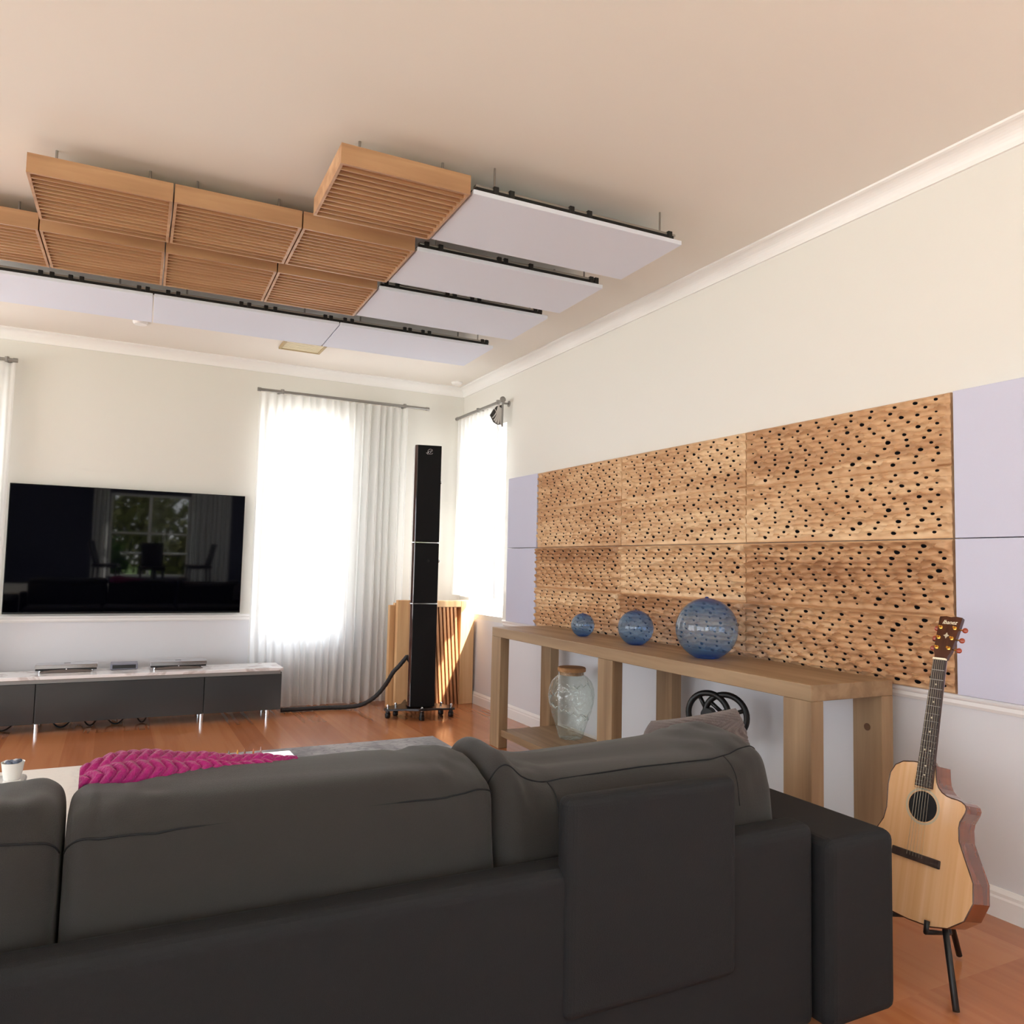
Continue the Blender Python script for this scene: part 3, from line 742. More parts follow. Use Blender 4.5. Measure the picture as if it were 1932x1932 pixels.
# ------------------------------------------------------------------ wall panels on the right
PT, PM, PB = 2.109, 1.488, 0.846
def lilac_panel(name, label, y0, y1, z0, z1, round_far=False):
    """y1 is the far end; the far end of the left pair is rounded"""
    b = MB(); d = .06; pts = [(0.002, y0), (d, y0)]
    if round_far:
        for i in range(9):
            a = i / 8 * PI / 2; pts.append((d - .045 * (1 - math.cos(a)), y1 - .045 + .045 * math.sin(a)))
    else: pts.append((d, y1))
    pts.append((0.002, y1))
    b.prism(pts, lambda u, v: (-u, v, z0), lambda u, v: (-u, v, z1))
    o = b.build(name, M['lilac'], smooth='auto', bevel=.002)
    return tag(move_origin(o, (0, y0, z0)), label, 'acoustic panel', 'lilac wall panels')
lilac_panel('fabric_wall_panel', 'upper lilac fabric wall panel left of the carved wood', -1.735, -1.168, PM + .003, PT, True)
lilac_panel('fabric_wall_panel', 'lower lilac fabric wall panel left of the carved wood', -1.735, -1.168, PB, PM - .003, True)
lilac_panel('fabric_wall_panel', 'upper lilac fabric wall panel at the right edge, beside the carved wood', -6.55, -5.350, PM + .002, PT)
lilac_panel('fabric_wall_panel', 'lower lilac fabric wall panel at the right edge, behind the guitar', -6.55, -5.350, PB, PM - .002)

HOLES_UP = "1141,21,0 1022,21,1 1084,47,1 922,20,1 956,47,1 1057,74,1 958,72,1 867,73,0 830,47,1 813,20,1 1159,73,0 1054,100,1 939,101,1 1031,127,0 938,126,1 830,99,1 731,99,1 766,73,0 814,126,1 780,152,1 878,152,1 867,179,1 755,179,1 1148,126,0 1085,153,1 984,153,1 988,179,1 1126,179,2 1101,206,1 986,205,1 890,206,1 1025,232,1 901,231,2 780,204,1 778,231,1 1152,233,0 1133,259,0 1033,258,1 926,258,1 1056,284,2 963,284,1 833,258,2 844,284,1 728,258,1 736,283,1 711,21,1 699,47,1 688,126,1 672,152,1 651,178,1 676,205,1 681,231,1 611,19,1 595,46,1 633,74,1 642,100,0 593,126,1 553,151,1 521,178,1 551,204,1 569,231,0 610,257,1 625,283,2 501,19,1 503,46,1 532,72,1 524,99,2 470,125,1 457,151,1 428,177,0 457,231,2 496,256,2 514,284,0 387,19,1 397,46,1 441,73,2 400,98,1 376,124,1 319,72,0 300,98,1 328,150,1 303,177,2 320,203,1 358,230,1 375,257,1 406,283,2 267,20,1 290,46,1 235,71,2 201,97,1 277,125,1 220,151,1 210,176,1 206,203,1 254,230,2 252,256,0 279,282,2 164,19,2 117,44,1 156,72,1 152,125,2 125,177,1 141,228,2 163,256,1 173,283,1 67,18,1 68,71,0 96,97,1 63,123,1 99,150,1 49,176,0 91,203,1 65,228,1 59,254,1 84,282,1"
HOLES_LO = "1105,31,1 1016,31,1 908,30,2 780,29,2 672,30,1 562,30,2 450,29,1 344,30,2 227,29,1 132,28,2 1132,57,1 1027,56,1 937,57,1 814,57,1 690,56,2 577,56,1 461,56,1 355,56,2 262,55,2 151,55,1 58,55,1 1126,83,1 1050,83,1 935,84,2 830,83,1 730,83,2 617,83,1 507,82,1 412,82,1 288,82,2 168,82,1 40,81,1 1102,110,1 985,110,1 870,110,1 635,109,1 511,109,1 409,109,1 295,108,1 204,108,1 89,108,1 1143,137,0 1067,137,0 981,136,1 887,136,2 761,136,1 667,137,1 536,136,1 435,136,1 321,135,1 202,135,2 64,134,2 1094,164,1 971,164,1 862,163,1 731,163,1 636,162,1 516,162,1 408,162,1 310,161,1 204,161,1 104,161,2 1130,190,0 1038,189,0 913,189,1 814,190,1 719,189,1 595,189,1 499,189,1 375,188,1 250,188,1 158,187,1 42,187,1 1098,217,1 991,216,1 890,217,1 791,216,1 664,216,1 546,215,1 458,216,1 358,215,1 245,215,1 136,214,1 1125,243,0 1034,242,0 955,243,1 872,243,0 747,242,1 657,242,1 554,243,1 418,241,1 321,241,1 232,242,1 132,241,1 31,241,1 1076,269,1 902,270,1 791,269,1 685,269,1 593,269,1 489,269,1 359,267,2 232,268,1 107,267,1 1125,295,0 1028,297,1 924,296,1 802,297,1 686,295,1 578,295,1 477,295,0 376,294,1 268,295,2 168,294,2 50,293,1"
def carved_mesh(seed, W, H, spec):
    """board with gouged scallops around every drilled bore; bores are real holes with dark walls"""
    rnd = random.Random(seed); holes = []
    for tok in spec.split():
        u, v, s_ = (int(q) for q in tok.split(','))
        a = (.0068, .0098, .0132)[s_] * rnd.uniform(.92, 1.08); bb = a * rnd.uniform(.56, .64)
        u = min(max(u / 1000, .018), W - .018)
        for k in (0, 1): holes.append((u, H - v / 1000 - k * H / 2, a, bb))
    cells = {}
    for i, h in enumerate(holes): cells.setdefault((int(h[0] / .14), int(h[1] / .07)), []).append(i)
    def height(u, v):
        cu, cv = int(u / .14), int(v / .07); d1 = d2 = 9; hh = None
        wu = u + .016 * noise.noise((u * 7, v * 22, seed)); wv = v + .005 * noise.noise((u * 7, v * 18, seed + 5))
        for i in range(cu - 1, cu + 2):
            for j in range(cv - 1, cv + 2):
                for k in cells.get((i, j), ()):
                    h = holes[k]; d = math.hypot((wu - h[0]) / 2.6, (wv - h[1]) + .001)
                    if d < d1: d2 = d1; d1 = d; hh = h
                    elif d < d2: d2 = d
        dv = (wv - hh[1]) if hh else 0
        e = min(1.15, d1 / .019)
        z = RELIEF * (e ** 1.5) * (1 + .55 * (1 if dv > 0 else -1) * min(1, abs(dv) / .012))
        z += .0035 * noise.noise((u * 4, v * 12, seed * 3))
        q = v % (H / 2); m = min(q, H / 2 - q); k = min(1, m / .010, .15 + min(u, W - u) / .012)
        return z * k + .004 * (1 - k) - (.004 if m < .0012 else 0)
    pts = []; loops = []
    N = 14
    for (u, v, a, bb) in holes:
        s = len(pts)
        for k in range(N):
            t_ = 2 * PI * k / N; pts.append((u + a * math.cos(t_), v + bb * math.sin(t_)))
        loops.append(list(range(s, s + N)))
    nu, nv = 130, 124
    for i in range(nu + 1):
        for j in range(nv + 1):
            u = W * i / nu; v = H * j / nv
            if 0 < i < nu and 0 < j < nv: u += rnd.uniform(-.001, .001); v += rnd.uniform(-.0005, .0005)
            ok = True
            cu, cv = int(u / .14), int(v / .07)
            for a_ in range(cu - 1, cu + 2):
                for b_ in range(cv - 1, cv + 2):
                    for k in cells.get((a_, b_), ()):
                        h = holes[k]
                        if ((u - h[0]) / (h[2] + .0022)) ** 2 + ((v - h[1]) / (h[3] + .0018)) ** 2 < 1: ok = False
            if ok: pts.append((u, v))
    vs, es, fs, ov, oe, of = delaunay_2d_cdt([Vector(p) for p in pts], [], loops, 0, 1e-6)
    b = MB()
    V3 = [(-height(p[0], p[1]) - .046, p[0], p[1]) for p in vs]
    b.add(V3, [f for f, q in zip(fs, of) if not len(q)])
    idx = {}
    for i, o in enumerate(ov):
        for q in o: idx[q] = i
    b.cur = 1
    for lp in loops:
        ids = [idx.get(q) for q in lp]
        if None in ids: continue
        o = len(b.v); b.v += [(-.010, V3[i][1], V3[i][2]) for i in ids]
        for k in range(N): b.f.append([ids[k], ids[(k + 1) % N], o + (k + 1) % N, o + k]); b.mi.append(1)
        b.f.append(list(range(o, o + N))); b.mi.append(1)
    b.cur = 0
    def edge(fnp, n):
        P = [fnp(i / n) for i in range(n + 1)]
        tp = [(-height(min(max(p[0], 1e-4), W - 1e-4), min(max(p[1], 1e-4), H - 1e-4)) - .046, p[0], p[1]) for p in P]; bt = [(-.003, p[0], p[1]) for p in P]
        b.add(tp + bt, [(i, i + 1, n + 2 + i, n + 1 + i) for i in range(n)])
    edge(lambda s_: (W * s_, 0), nu); edge(lambda s_: (W * s_, H), nu); edge(lambda s_: (0, H * s_), nv); edge(lambda s_: (W, H * s_), nv)
    b.add([(-.003, 0, 0), (-.003, W, 0), (-.003, W, H), (-.003, 0, H)], [(0, 1, 2, 3)])
    return b
RELIEF = .013
Y0 = -1.7371
boards = {}
names_up = ['upper carved wooden diffuser panel farthest from the camera, beside the left lilac panel', 'upper carved wooden diffuser panel in the middle of the wall', 'upper carved wooden diffuser panel nearest the camera, beside the right lilac panel']
names_lo = ['lower carved wooden diffuser panel farthest from the camera, behind the small blue glass ball', 'lower carved wooden diffuser panel in the middle, behind the medium and large blue glass balls', 'lower carved wooden diffuser panel nearest the camera, beside the guitar headstock']
for ri_, (z0, z1, sd, names, spec) in enumerate(((PM + .002, PT, 4, names_up, HOLES_UP), (PB, PM - .002, 11, names_lo, HOLES_LO))):
    RELIEF = .013 if ri_ == 0 else .020
    b = carved_mesh(sd, 1.194, z1 - z0, spec); src = None
    for c in range(3):
        if src is None:
            src = b.build('carved_wood_panel', [M['carved'], M['hole']], smooth=True); src.data.set_sharp_from_angle(angle=R(62)); o = src
        else:
            o = src.copy(); COL.objects.link(o)
        o.location = (0, Y0 - 1.2 * c - 1.197, z0)
        tag(o, names[c], 'acoustic panel', 'carved wooden wall panels')

# ------------------------------------------------------------------ oak console table
t = thing('console_table', 'long pale oak console table along the right wall under the carved panels', 'table', (-.35, -3.58, 0))
CX0, CX1, CY0, CY1, CZ = -.605, -.105, -5.085, -2.065, .872
MB().box((CX0, CY0, CZ - .068), (CX1, CY1, CZ)).build('top', M['oak'], t, bevel=.004)
for y in (CY1 - .148, -3.658, CY0):
    for x in (CX0, CX1 - .072):
        MB().box((x, y, 0), (x + .072, y + .150, CZ - .068)).build('leg', M['oakv'], t, bevel=.003)
MB().box((CX0 + .02, -3.508, .085), (CX1 - .005, CY1 - .148, .135)).build('shelf', M['oak'], t, bevel=.003)
MB().box((CX0 + .02, CY0 + .15, .085), (CX1 - .005, -3.658, .135)).build('shelf', M['oak'], t, bevel=.003)
k = MB(); k.lathe([(.016, 0), (.016, .0012), (.0, .0014)], (CX1 - .0725, CY0 + .075, .66), 16, ax=(-1, 0, 0)); k.build('knot', plain('dark_knot', srgb(92, 60, 34), .6), t)

def glass_ball(label, x, y, r, seed):
    z = CZ
    mt = thin_glass('blue_glass_%d' % seed, (.70, .84, .97, 1) if r > .12 else (.52, .72, .97, 1), top=(.08, .18, .82, 1), z0=0, z1=2 * r * .97, mid=(.40, .62, .97, 1), ior=1.55, diffuse_mix=(.10, (.16, .40, .72, 1)))  # diffuse blue share stands in for bright window reflections
    prof = [(1e-4, .006), (r * .30, 0.0), (r * .40, .002)]
    n = 30; cz = r * .94
    for i in range(4, n):
        a = PI * i / n
        rr, zz = r * math.sin(a), cz - r * math.cos(a)
        if zz > .003 and rr > .06 * r: prof.append((rr, zz))
    prof += [(r * .07, cz + r * 1.0), (r * .05, cz + r * 1.035), (1e-4, cz + r * 1.045)]
    prof = [p for i, p in enumerate(prof) if i < 3 or p[0] > 0]
    o = MB().lathe(prof, (0, 0, 0), 48).build('glass_ball', mt, smooth=True)
    o.location = (x, y, z)
    return tag(o, label, 'ornament', 'blue glass balls on the console')
glass_ball('small blue glass ball, leftmost of the three on the console', -.345, -2.925, .079, 1)
glass_ball('medium blue glass ball between the small and large ones on the console', -.325, -3.495, .108, 2)
glass_ball('large pale blue glass ball, rightmost on the console table', -.365, -4.178, .162, 3)

t = thing('glass_jar', 'big embossed clear glass jar with wooden lid on the console shelf', 'jar', (-.25, -2.62, .135))
jp = [(1e-4, .008), (.062, .004), (.078, .0), (.088, .012), (.094, .04), (.112, .10), (.140, .18), (.158, .25), (.164, .30), (.158, .35), (.140, .395), (.112, .425), (.094, .438), (.088, .446), (.090, .462), (.092, .464)]
MB().lathe(jp, (-.25, -2.64, .135), 48).build('glass_body', M['jar'], t, smooth=True)
b = MB()
for k in range(40):       # embossed leaf sprigs around the belly
    a = k * 2.399; zz = .12 + .24 * ((k * .618) % 1); rr = .150 if zz > .17 else .118
    rr = rr if zz < .36 else .150
    c = Vector((-.25 + math.cos(a) * rr, -2.64 + math.sin(a) * rr, .135 + zz))
    tdir = Vector((-math.sin(a), math.cos(a), .8 * (1 if k % 2 else -1))).normalized()
    b.tube([c - tdir * .022, c - tdir * .008 + Vector((math.cos(a), math.sin(a), 0)) * .006, c + tdir * .010 + Vector((math.cos(a), math.sin(a), 0)) * .006, c + tdir * .024], [.001, .0035, .003, .001], 6)
b.build('embossed_leaves', M['jarleaf'], t, smooth=True)
MB().lathe([(.084, .440), (.086, .464), (.098, .465), (.100, .472), (.100, .488), (.094, .494), (1e-4, .495)], (-.25, -2.64, .135), 40).build('lid', M['cork'], t, smooth='auto')

# pair of spoked black wheels standing on the console shelf
t = thing('wheel_stand', 'black pair of spoked rings on a stand under the console', 'wheel', (-.33, -4.2, .135))
for i, yc in enumerate((-4.160, -4.236)):
    cx, cz = -.335, .575
    ax = Vector((.55, -1 if i == 0 else -.75, .0)).normalized(); ax = Vector((-.88, -.47, 0)) if i == 0 else Vector((-.86, -.51, 0))
    A = Vector((0, 0, 1)); B = ax.cross(A).normalized(); c = Vector((cx + .05 * i, yc, cz))
    r_ = .110
    w = MB().tube([c + (A * math.cos(2 * PI * k / 40) + B * math.sin(2 * PI * k / 40)) * r_ for k in range(40)], .016, 12, closed=True).build('rim', M['black'], t, smooth=True)
    for k in range(3):
        a = 2 * PI * k / 3 + .5 + i * .4; d = A * math.cos(a) + B * math.sin(a)
        MB().tube([c + d * .02, c + d * (r_ - .005)], .011, 8).build('spoke', M['black'], w, smooth=True)
    MB().cyl(c - ax * .025, c + ax * .025, .034, n=20).build('hub', M['black'], w, smooth='auto')
b = MB(); b.tube([(-.335, -4.160, .575), (-.285, -4.236, .575)], .013, 10); b.tube([(-.31, -4.245, .575), (-.31, -4.245, .16)], .016, 10); b.box((-.42, -4.36, .135), (-.20, -4.13, .16))
b.build('stand', M['black'], t)

# ------------------------------------------------------------------ sofa
t = thing('sofa', 'charcoal grey fabric sofa seen from behind in the foreground', 'sofa', (-2.75, -5.2, 0))
def cushion_mb(x0, x1, y0, y1, z0, z1, seed, ex=10.0, sag=0.0, nx=60, nz=34, lean=0.06, wr=1.0, ear=0.0):
    """pillow-like rounded slab; y0 is the camera side"""
    rnd = random.Random(seed); b = MB()
    cx, cy, cz = (x0 + x1) / 2, (y0 + y1) / 2, (z0 + z1) / 2; hx, hy, hz = (x1 - x0) / 2, (y1 - y0) / 2, (z1 - z0) / 2
    def se(w, m): return math.copysign(abs(w) ** m, w)
    def fn(u, v):
        a = 2 * PI * u; p = PI * (v - .5)
        c, s_ = math.cos(a), math.sin(a)
        e1, e2 = 2 / ex, 2 / ex
        ring = abs(math.cos(p)) ** e2
        # long axis x as the pole axis
        X = se(math.sin(p), e2 * 1.1)
        Y = ring * se(c, .62); Z = ring * se(s_, .42)
        n1 = noise.noise((X * 2.2 + seed, Y * 1.5, Z * 1.5)); n2 = noise.noise((X * 7 + seed, Y * 3, Z * 3 + 4)); n3 = noise.noise((X * 16 + seed, Y * 2, Z * 2 + 4))
        d = .016 * n1 + wr * (.009 * n2 + .004 * n3 * max(0, Z))
        x = cx + hx * X; y = cy + hy * Y + d * (1 if Y > 0 else -1) * .6 + lean * Z * .5
        z = cz + hz * Z + d * (.9 if Z > 0 else .2) - sag * (1 - X ** 6) * max(0, Z) + ear * (math.exp(-((X + .93) / .10) ** 2) + .66 * math.exp(-((X - .92) / .22) ** 2)) * max(0, Z)
        return (x, y, z)
    return b.grid(fn, 72, 64, cu=True), fn
def cush(x0, x1, y0, y1, z0, z1, seed, seam=.075, stitches=(), **k):
    b, fn = cushion_mb(x0, x1, y0, y1, z0, z1, seed, **k)
    o = b.build('back_cushion', M['sofa'], t, smooth=True)
    # piped seam along the camera side and a short vertical stitch
    pts = [Vector(fn(.5 - seam, .06 + .88 * i / 40)) + Vector((0, -.001, 0)) for i in range(41)]
    MB().tube(pts, .0022, 6).build('seam', M['sofadark'], o, smooth=True)
    for v_ in stitches:
        pts = [Vector(fn(.5 - seam + (seam - .01) * i / 12 + .004, v_)) + Vector((0, -.0005, 0)) for i in range(13)]
        MB().tube(pts, .0016, 6).build('seam', M['sofadark'], o, smooth=True)
    return o
cush(-4.22, -3.235, -5.70, -5.33, .44, .866, 1, sag=.012)
cush(-3.230, -2.315, -5.70, -5.33, .44, .862, 2, sag=.020)
cush(-2.318, -1.425, -5.72, -5.30, .44, .826, 3, sag=.016, ear=.056, seam=.14, stitches=(.455, .545))
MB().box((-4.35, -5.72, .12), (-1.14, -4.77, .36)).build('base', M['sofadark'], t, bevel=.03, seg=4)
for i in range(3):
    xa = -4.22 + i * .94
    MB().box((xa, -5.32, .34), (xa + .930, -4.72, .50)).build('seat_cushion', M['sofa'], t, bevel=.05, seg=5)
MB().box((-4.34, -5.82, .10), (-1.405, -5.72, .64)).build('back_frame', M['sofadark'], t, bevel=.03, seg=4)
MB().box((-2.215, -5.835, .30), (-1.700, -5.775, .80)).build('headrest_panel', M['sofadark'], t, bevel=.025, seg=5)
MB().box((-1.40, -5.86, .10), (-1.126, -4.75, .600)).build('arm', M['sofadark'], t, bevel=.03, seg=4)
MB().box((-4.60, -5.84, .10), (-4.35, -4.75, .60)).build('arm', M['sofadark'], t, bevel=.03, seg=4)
for x in (-4.5, -3.2, -1.5):
    for y in (-5.70, -4.85): MB().cyl((x, y, 0), (x, y, .125), .022, n=14).build('leg', M['black'], t, smooth='auto')

# chunky magenta knit throw lying along the cushion top
def knit(u, v):
    """chevron stitches, 0..1 height"""
    col = v * 5.0; i = math.floor(col); f = col - i
    ph = u * 19 + (abs(f - .5) * 1.5) * (1 if i % 2 == 0 else 1)
    g = ph - math.floor(ph)
    return (math.sin(PI * g) ** .6) * (math.sin(PI * f) ** .45)
def throw_fn(u, v):
    x = -3.215 + .475 * u
    a = -PI * .15 + PI * 1.25 * v
    lo = .815 + .002 * u
    th = (.072 * (math.sin(PI * min(1, .10 + u * 1.15)) ** .5 if u < .55 else 1) if True else 0)
    th = .066 * max(.12, min(1, (u + .035) / .16)) ** .5 * (1.0 - .72 * max(0, (u - .30) / .70)) + .006
    hgt = knit(u, v) * .014 * (1 - .35 * u)
    r = th + hgt
    n = .006 * noise.noise((u * 8, v * 3, 2))
    return (x, -5.395 + (-.080 * math.cos(a)) * (r / .08) * 1.05, lo + r * .95 * math.sin(a) + n)
b = MB().grid(throw_fn, 190, 90)
L_ = len(b.v); nu_ = 190
b.f.append([j * nu_ for j in range(90)]); b.mi.append(0); b.f.append([j * nu_ + nu_ - 1 for j in range(90)][::-1]); b.mi.append(0)
o = b.build('knit_throw', M['magenta'], smooth=True)
tag(move_origin(o, (-2.98, -5.38, .84)), 'chunky magenta knit throw lying behind the left sofa cushion', 'throw')

# grey cable-knit cushion leaning behind the right back cushion
def pil(u, v):
    X = 2 * u - 1; Z = 2 * v - 1
    ed = (1 - abs(X) ** 3.5) * (1 - abs(Z) ** 3.5)
    th = .062 * max(0, ed) ** .5
    x = X * .225 * (1 - (.24 if X < 0 else .05) * max(0, Z) ** 3); z = Z * .13 * (1 - .04 * (1 - X * X))
    cab = .007 * (abs(math.sin(z * 70 + 1.4 * math.sin(x * 26))) ** .6) + .004 * math.sin(x * 150 + 20 * abs(math.sin(z * 35)))
    return x, z, th, cab * min(1, ed * 3)
b = MB()
def pf(u, v): x, z, th, c = pil(u, v); return (x, -th - c, z)
def pb(u, v): x, z, th, c = pil(u, v); return (x, th + c, z)
b.grid(pf, 90, 80); b.grid(pb, 90, 80)
o = b.build('knit_cushion', M['greyknit'], smooth=True)
bm = bmesh.new(); bm.from_mesh(o.data); bmesh.ops.remove_doubles(bm, verts=bm.verts, dist=.0006); bmesh.ops.recalc_face_normals(bm, faces=bm.faces); bm.to_mesh(o.data); bm.free()
o.matrix_world = Matrix.Translation((-1.315, -5.225, .694)) @ Matrix.Rotation(R(-3), 4, 'Y') @ Matrix.Rotation(R(-16), 4, 'X')
tag(o, 'grey cable-knit cushion poking up behind the right sofa cushion', 'cushion')

# ------------------------------------------------------------------ rug, tables and small things
t = tag(move_origin(MB().box((-4.7, -4.5, .001), (-.915, -1.70, .012)).build('rug', M['rug']), (-2.8, -3.1, 0)), 'large pale distressed rug on the floor in front of the sofa', 'rug')
t = thing('coffee_table', 'white glossy coffee table showing right of the magenta throw', 'table', (-2.75, -3.8, 0.012))
MB().box((-3.16, -4.26, .36), (-2.345, -3.415, .40)).build('top', M['whitegloss'], t, bevel=.012, seg=4)
MB().box((-3.08, -4.18, .012), (-2.425, -3.495, .36)).build('pedestal', M['whitegloss'], t, bevel=.01)
t = tag(move_origin(MB().box((-3.95, -4.2, .012), (-3.452, -3.46, .41)).build('side_table', M['whitegloss'], bevel=.015), (-3.7, -3.8, .012)), 'white block table at the left edge under the small bowl', 'table')
t = thing('bowl', 'small white ceramic bowl of stones at the left edge', 'bowl', (-3.50, -3.55, .41))
MB().lathe([(1e-4, 0), (.028, 0), (.031, .004), (.036, .03), (.0415, .068), (.043, .070), (.040, .068), (.034, .045), (1e-4, .04)], (-3.50, -3.55, .41), 32).build('bowl_body', M['ceramic'], t, smooth='auto')
rs = random.Random(5)
for i in range(11):
    a = i * 2.4; r_ = .026 * math.sqrt((i + .5) / 11)
    o = MB().sphere((0, 0, 0), .0095, 12, 8, (1.15, 1, .8)).build('pebble', M['pebblea'] if i % 3 else M['pebbleb'], smooth=True)
    o.location = (-3.50 + r_ * math.cos(a), -3.55 + r_ * math.sin(a), .41 + .066 + .006 * rs.random())
    tag(o, 'small %s stone heaped in the white bowl' % ('slate-blue' if i % 3 else 'pale grey'), 'stone', 'stones in the bowl')
figc = [('pale pink', srgb(214, 190, 182)), ('grey', srgb(120, 112, 112)), ('amber yellow', srgb(206, 150, 50)), ('dark red-brown', srgb(120, 62, 44)), ('orange-brown', srgb(186, 96, 44)), ('dusty pink', srgb(176, 138, 132))]
for i, (x, (nm, cc)) in enumerate(zip((-2.757, -2.647, -2.609, -2.576, -2.537, -2.503), figc)):
    h_ = .042 if i < 5 else .048
    pr = [(1e-4, 0), (.009, 0), (.010, .004), (.0085, .012), (.005, .018), (.004, .026), (.0055, .029), (.004, .032), (.0025, .036), (.0022, h_ - .002), (1e-4, h_)]
    o = MB().lathe(pr, (0, 0, 0), 16).build('figurine', plain('figurine_%d' % i, cc, .2, coat=.5), smooth=True)
    o.location = (x, -3.50, .40)
    tag(o, '%s slim figurine on the white coffee table%s' % (nm, ', alone left of the others' if i == 0 else ', in the row behind the throw'), 'figurine', 'figurines on the coffee table')

# ------------------------------------------------------------------ guitar
def build_guitar():
    F2 = Vector((.4534, .8913, 0)).normalized(); R2 = Vector((.8906, -.4548, 0)).normalized()
    yaw, lean, roll = R(60), R(14), R(0)
    n = -F2 * math.cos(yaw) - R2 * math.sin(yaw)
    a = Vector((0, 0, 1)) * math.cos(lean) - n * math.sin(lean)
    side = a.cross(n).normalized(); nn = side.cross(a).normalized()
    if nn.dot(n) < 0: nn = -nn
    a2 = a * math.cos(roll) + side * math.sin(roll); s2 = side * math.cos(roll) - a * math.sin(roll)
    nut = Vector((-.548, -5.613, 1.033)); org = nut - a2 * .868
    m = Matrix(((s2.x, -nn.x, a2.x, org.x), (s2.y, -nn.y, a2.y, org.y), (s2.z, -nn.z, a2.z, org.z), (0, 0, 0, 1)))
    t = thing('acoustic_guitar', 'acoustic guitar with cutaway body and dark headstock leaning by the console', 'guitar', mat=m)
    # local: x right, y back, z up the neck; body bottom z=0, joins the neck at .507, nut at .868
    def half(z, cut):
        key = [(0, 0), (.004, .075), (.02, .13), (.06, .178), (.12, .199), (.18, .192), (.24, .160), (.29, .134), (.33, .128), (.37, .131), (.41, .134), (.45, .131), (.48, .116), (.497, .090), (.505, .05), (.507, 0)]
        for (z0, w0), (z1, w1) in zip(key, key[1:]):
            if z0 <= z <= z1:
                u = (z - z0) / (z1 - z0); return w0 + (w1 - w0) * u
        return 0
    zs = [0, .002, .004, .010, .02, .04, .06, .09, .12, .15, .18, .21, .24, .265, .29, .31, .33, .35, .37, .39, .41, .43, .45, .465, .48, .489, .497, .502, .505, .507]
    left = [(-half(z, 0), z) for z in zs]
    # cutaway on the right: waist up to a pointed horn then scooped back to the neck heel
    rightz = [z for z in zs if z <= .35]
    right = [(half(z, 1), z) for z in rightz] + [(.136, .365), (.143, .382), (.145, .395), (.140, .406), (.128, .413), (.112, .416), (.094, .416), (.076, .419), (.060, .426), (.047, .438), (.038, .454), (.033, .475), (.030, .495), (.028, .507)]
    outline = left + [(0.0, .507)] + right[::-1]
    pts = []
    for p in outline:
        if not pts or (abs(p[0] - pts[-1][0]) + abs(p[1] - pts[-1][1])) > 1e-5: pts.append(p)
    if abs(pts[0][0] - pts[-1][0]) + abs(pts[0][1] - pts[-1][1]) < 1e-5: pts.pop()
    D = .100
    body = MB().prism(pts, lambda u, v: (u, .004, v), lambda u, v: (u, D - .012 * v / .5, v)).build('body', M['mahog'], t, local=True)
    # front plate with a real sound hole
    hc = (0.0, .365); hr = .050; N = 40
    P2 = [Vector(p) for p in pts]; o0 = len(P2)
    P2 += [Vector((hc[0] + hr * math.cos(2 * PI * k / N), hc[1] + hr * math.sin(2 * PI * k / N))) for k in range(N)]
    vs, es, fs, ov, oe, of = delaunay_2d_cdt(P2, [], [list(range(o0)), list(range(o0, o0 + N))], 1, 1e-6)
    b = MB(); keep = [f for f, q in zip(fs, of) if 1 not in q]
    b.add([(p[0], 0.0, p[1]) for p in vs], keep)
    b.prism  # outline edge of the plate
    b.add([(p[0], 0, p[1]) for p in pts] + [(p[0], .004, p[1]) for p in pts], [(i, (i + 1) % o0, o0 + (i + 1) % o0, o0 + i) for i in range(o0)])
    b.build('soundboard', M['spruce'], t, local=True)
    MB().tube([(p[0], .001, p[1]) for p in pts], .0022, 6, closed=True).build('binding', M['headwood'], t, local=True, smooth=True)
    b = MB(); b.lathe([(hr, 0), (hr, .003), (1e-4, .0031)], (hc[0], .0005, hc[1]), 40, ax=(0, 1, 0)); b.build('sound_hole', M['hole'], t, local=True)
    b = MB()
    for k in range(64):
        a0, a1 = 2 * PI * k / 64, 2 * PI * (k + 1) / 64
        q = [(hc[0] + r_ * math.cos(a_), hc[1] + r_ * math.sin(a_)) for r_, a_ in ((hr + .003, a0), (hr + .010, a0), (hr + .010, a1), (hr + .003, a1))]
        b.add([(x, -.0006, z) for x, z in q], [(0, 1, 2, 3)])
    b.build('rosette', M['pearl'], t, local=True)
    pg = [(-.140, .405), (-.118, .398), (-.100, .402), (-.080, .408), (-.060, .412), (-.052, .395), (-.064, .375), (-.066, .350), (-.060, .325), (-.09, .30), (-.128, .31), (-.132, .35)]
    # neck, heel, fretboard
    def nw(z): return .0225 + (.0285 - .0225) * (.868 - z) / .40
    b = MB(); nzs = [.507, .56, .65, .75, .868]
    def nk(u, v):
        z = .500 + .368 * v; w = nw(z) * .97; a_ = PI * u
        return (-w * math.cos(a_), -.006 + .022 * math.sin(a_) * (1.0 if v > .06 else 1 + 2.6 * (1 - v / .06)), z)
    b.grid(nk, 14, 20).build('neck', M['mahog'], t, local=True, smooth=True, fixn=False)
    fe = .428
    fb = MB().prism([(-nw(fe), fe), (nw(fe), fe), (nw(.868), .868), (-nw(.868), .868)], lambda u, v: (u, -.013, v), lambda u, v: (u, -.006 if v > .5 else -.0005, v)); fb.cur = 1
    for k in range(1, 21):
        z = .868 - .650 * (1 - 2 ** (-k / 12)); fb.cyl((-nw(z), -.0135, z), (nw(z), -.0135, z), .0009, n=6)
    fb.build('fretboard', [M['fretwood'], M['steel']], t, local=True)
    dm = MB()
    for k in (3, 5, 7, 9, 15, 17):
        z = .868 - .650 * (1 - 2 ** (-(k - .5) / 12)); dm.cyl((0, -.0136, z), (0, -.0128, z), .0032, n=12)
    for sx in (-.01, .01):
        z = .868 - .650 * (1 - 2 ** (-(11.5) / 12)); dm.cyl((sx, -.0136, z), (sx, -.0128, z), .0032, n=12)
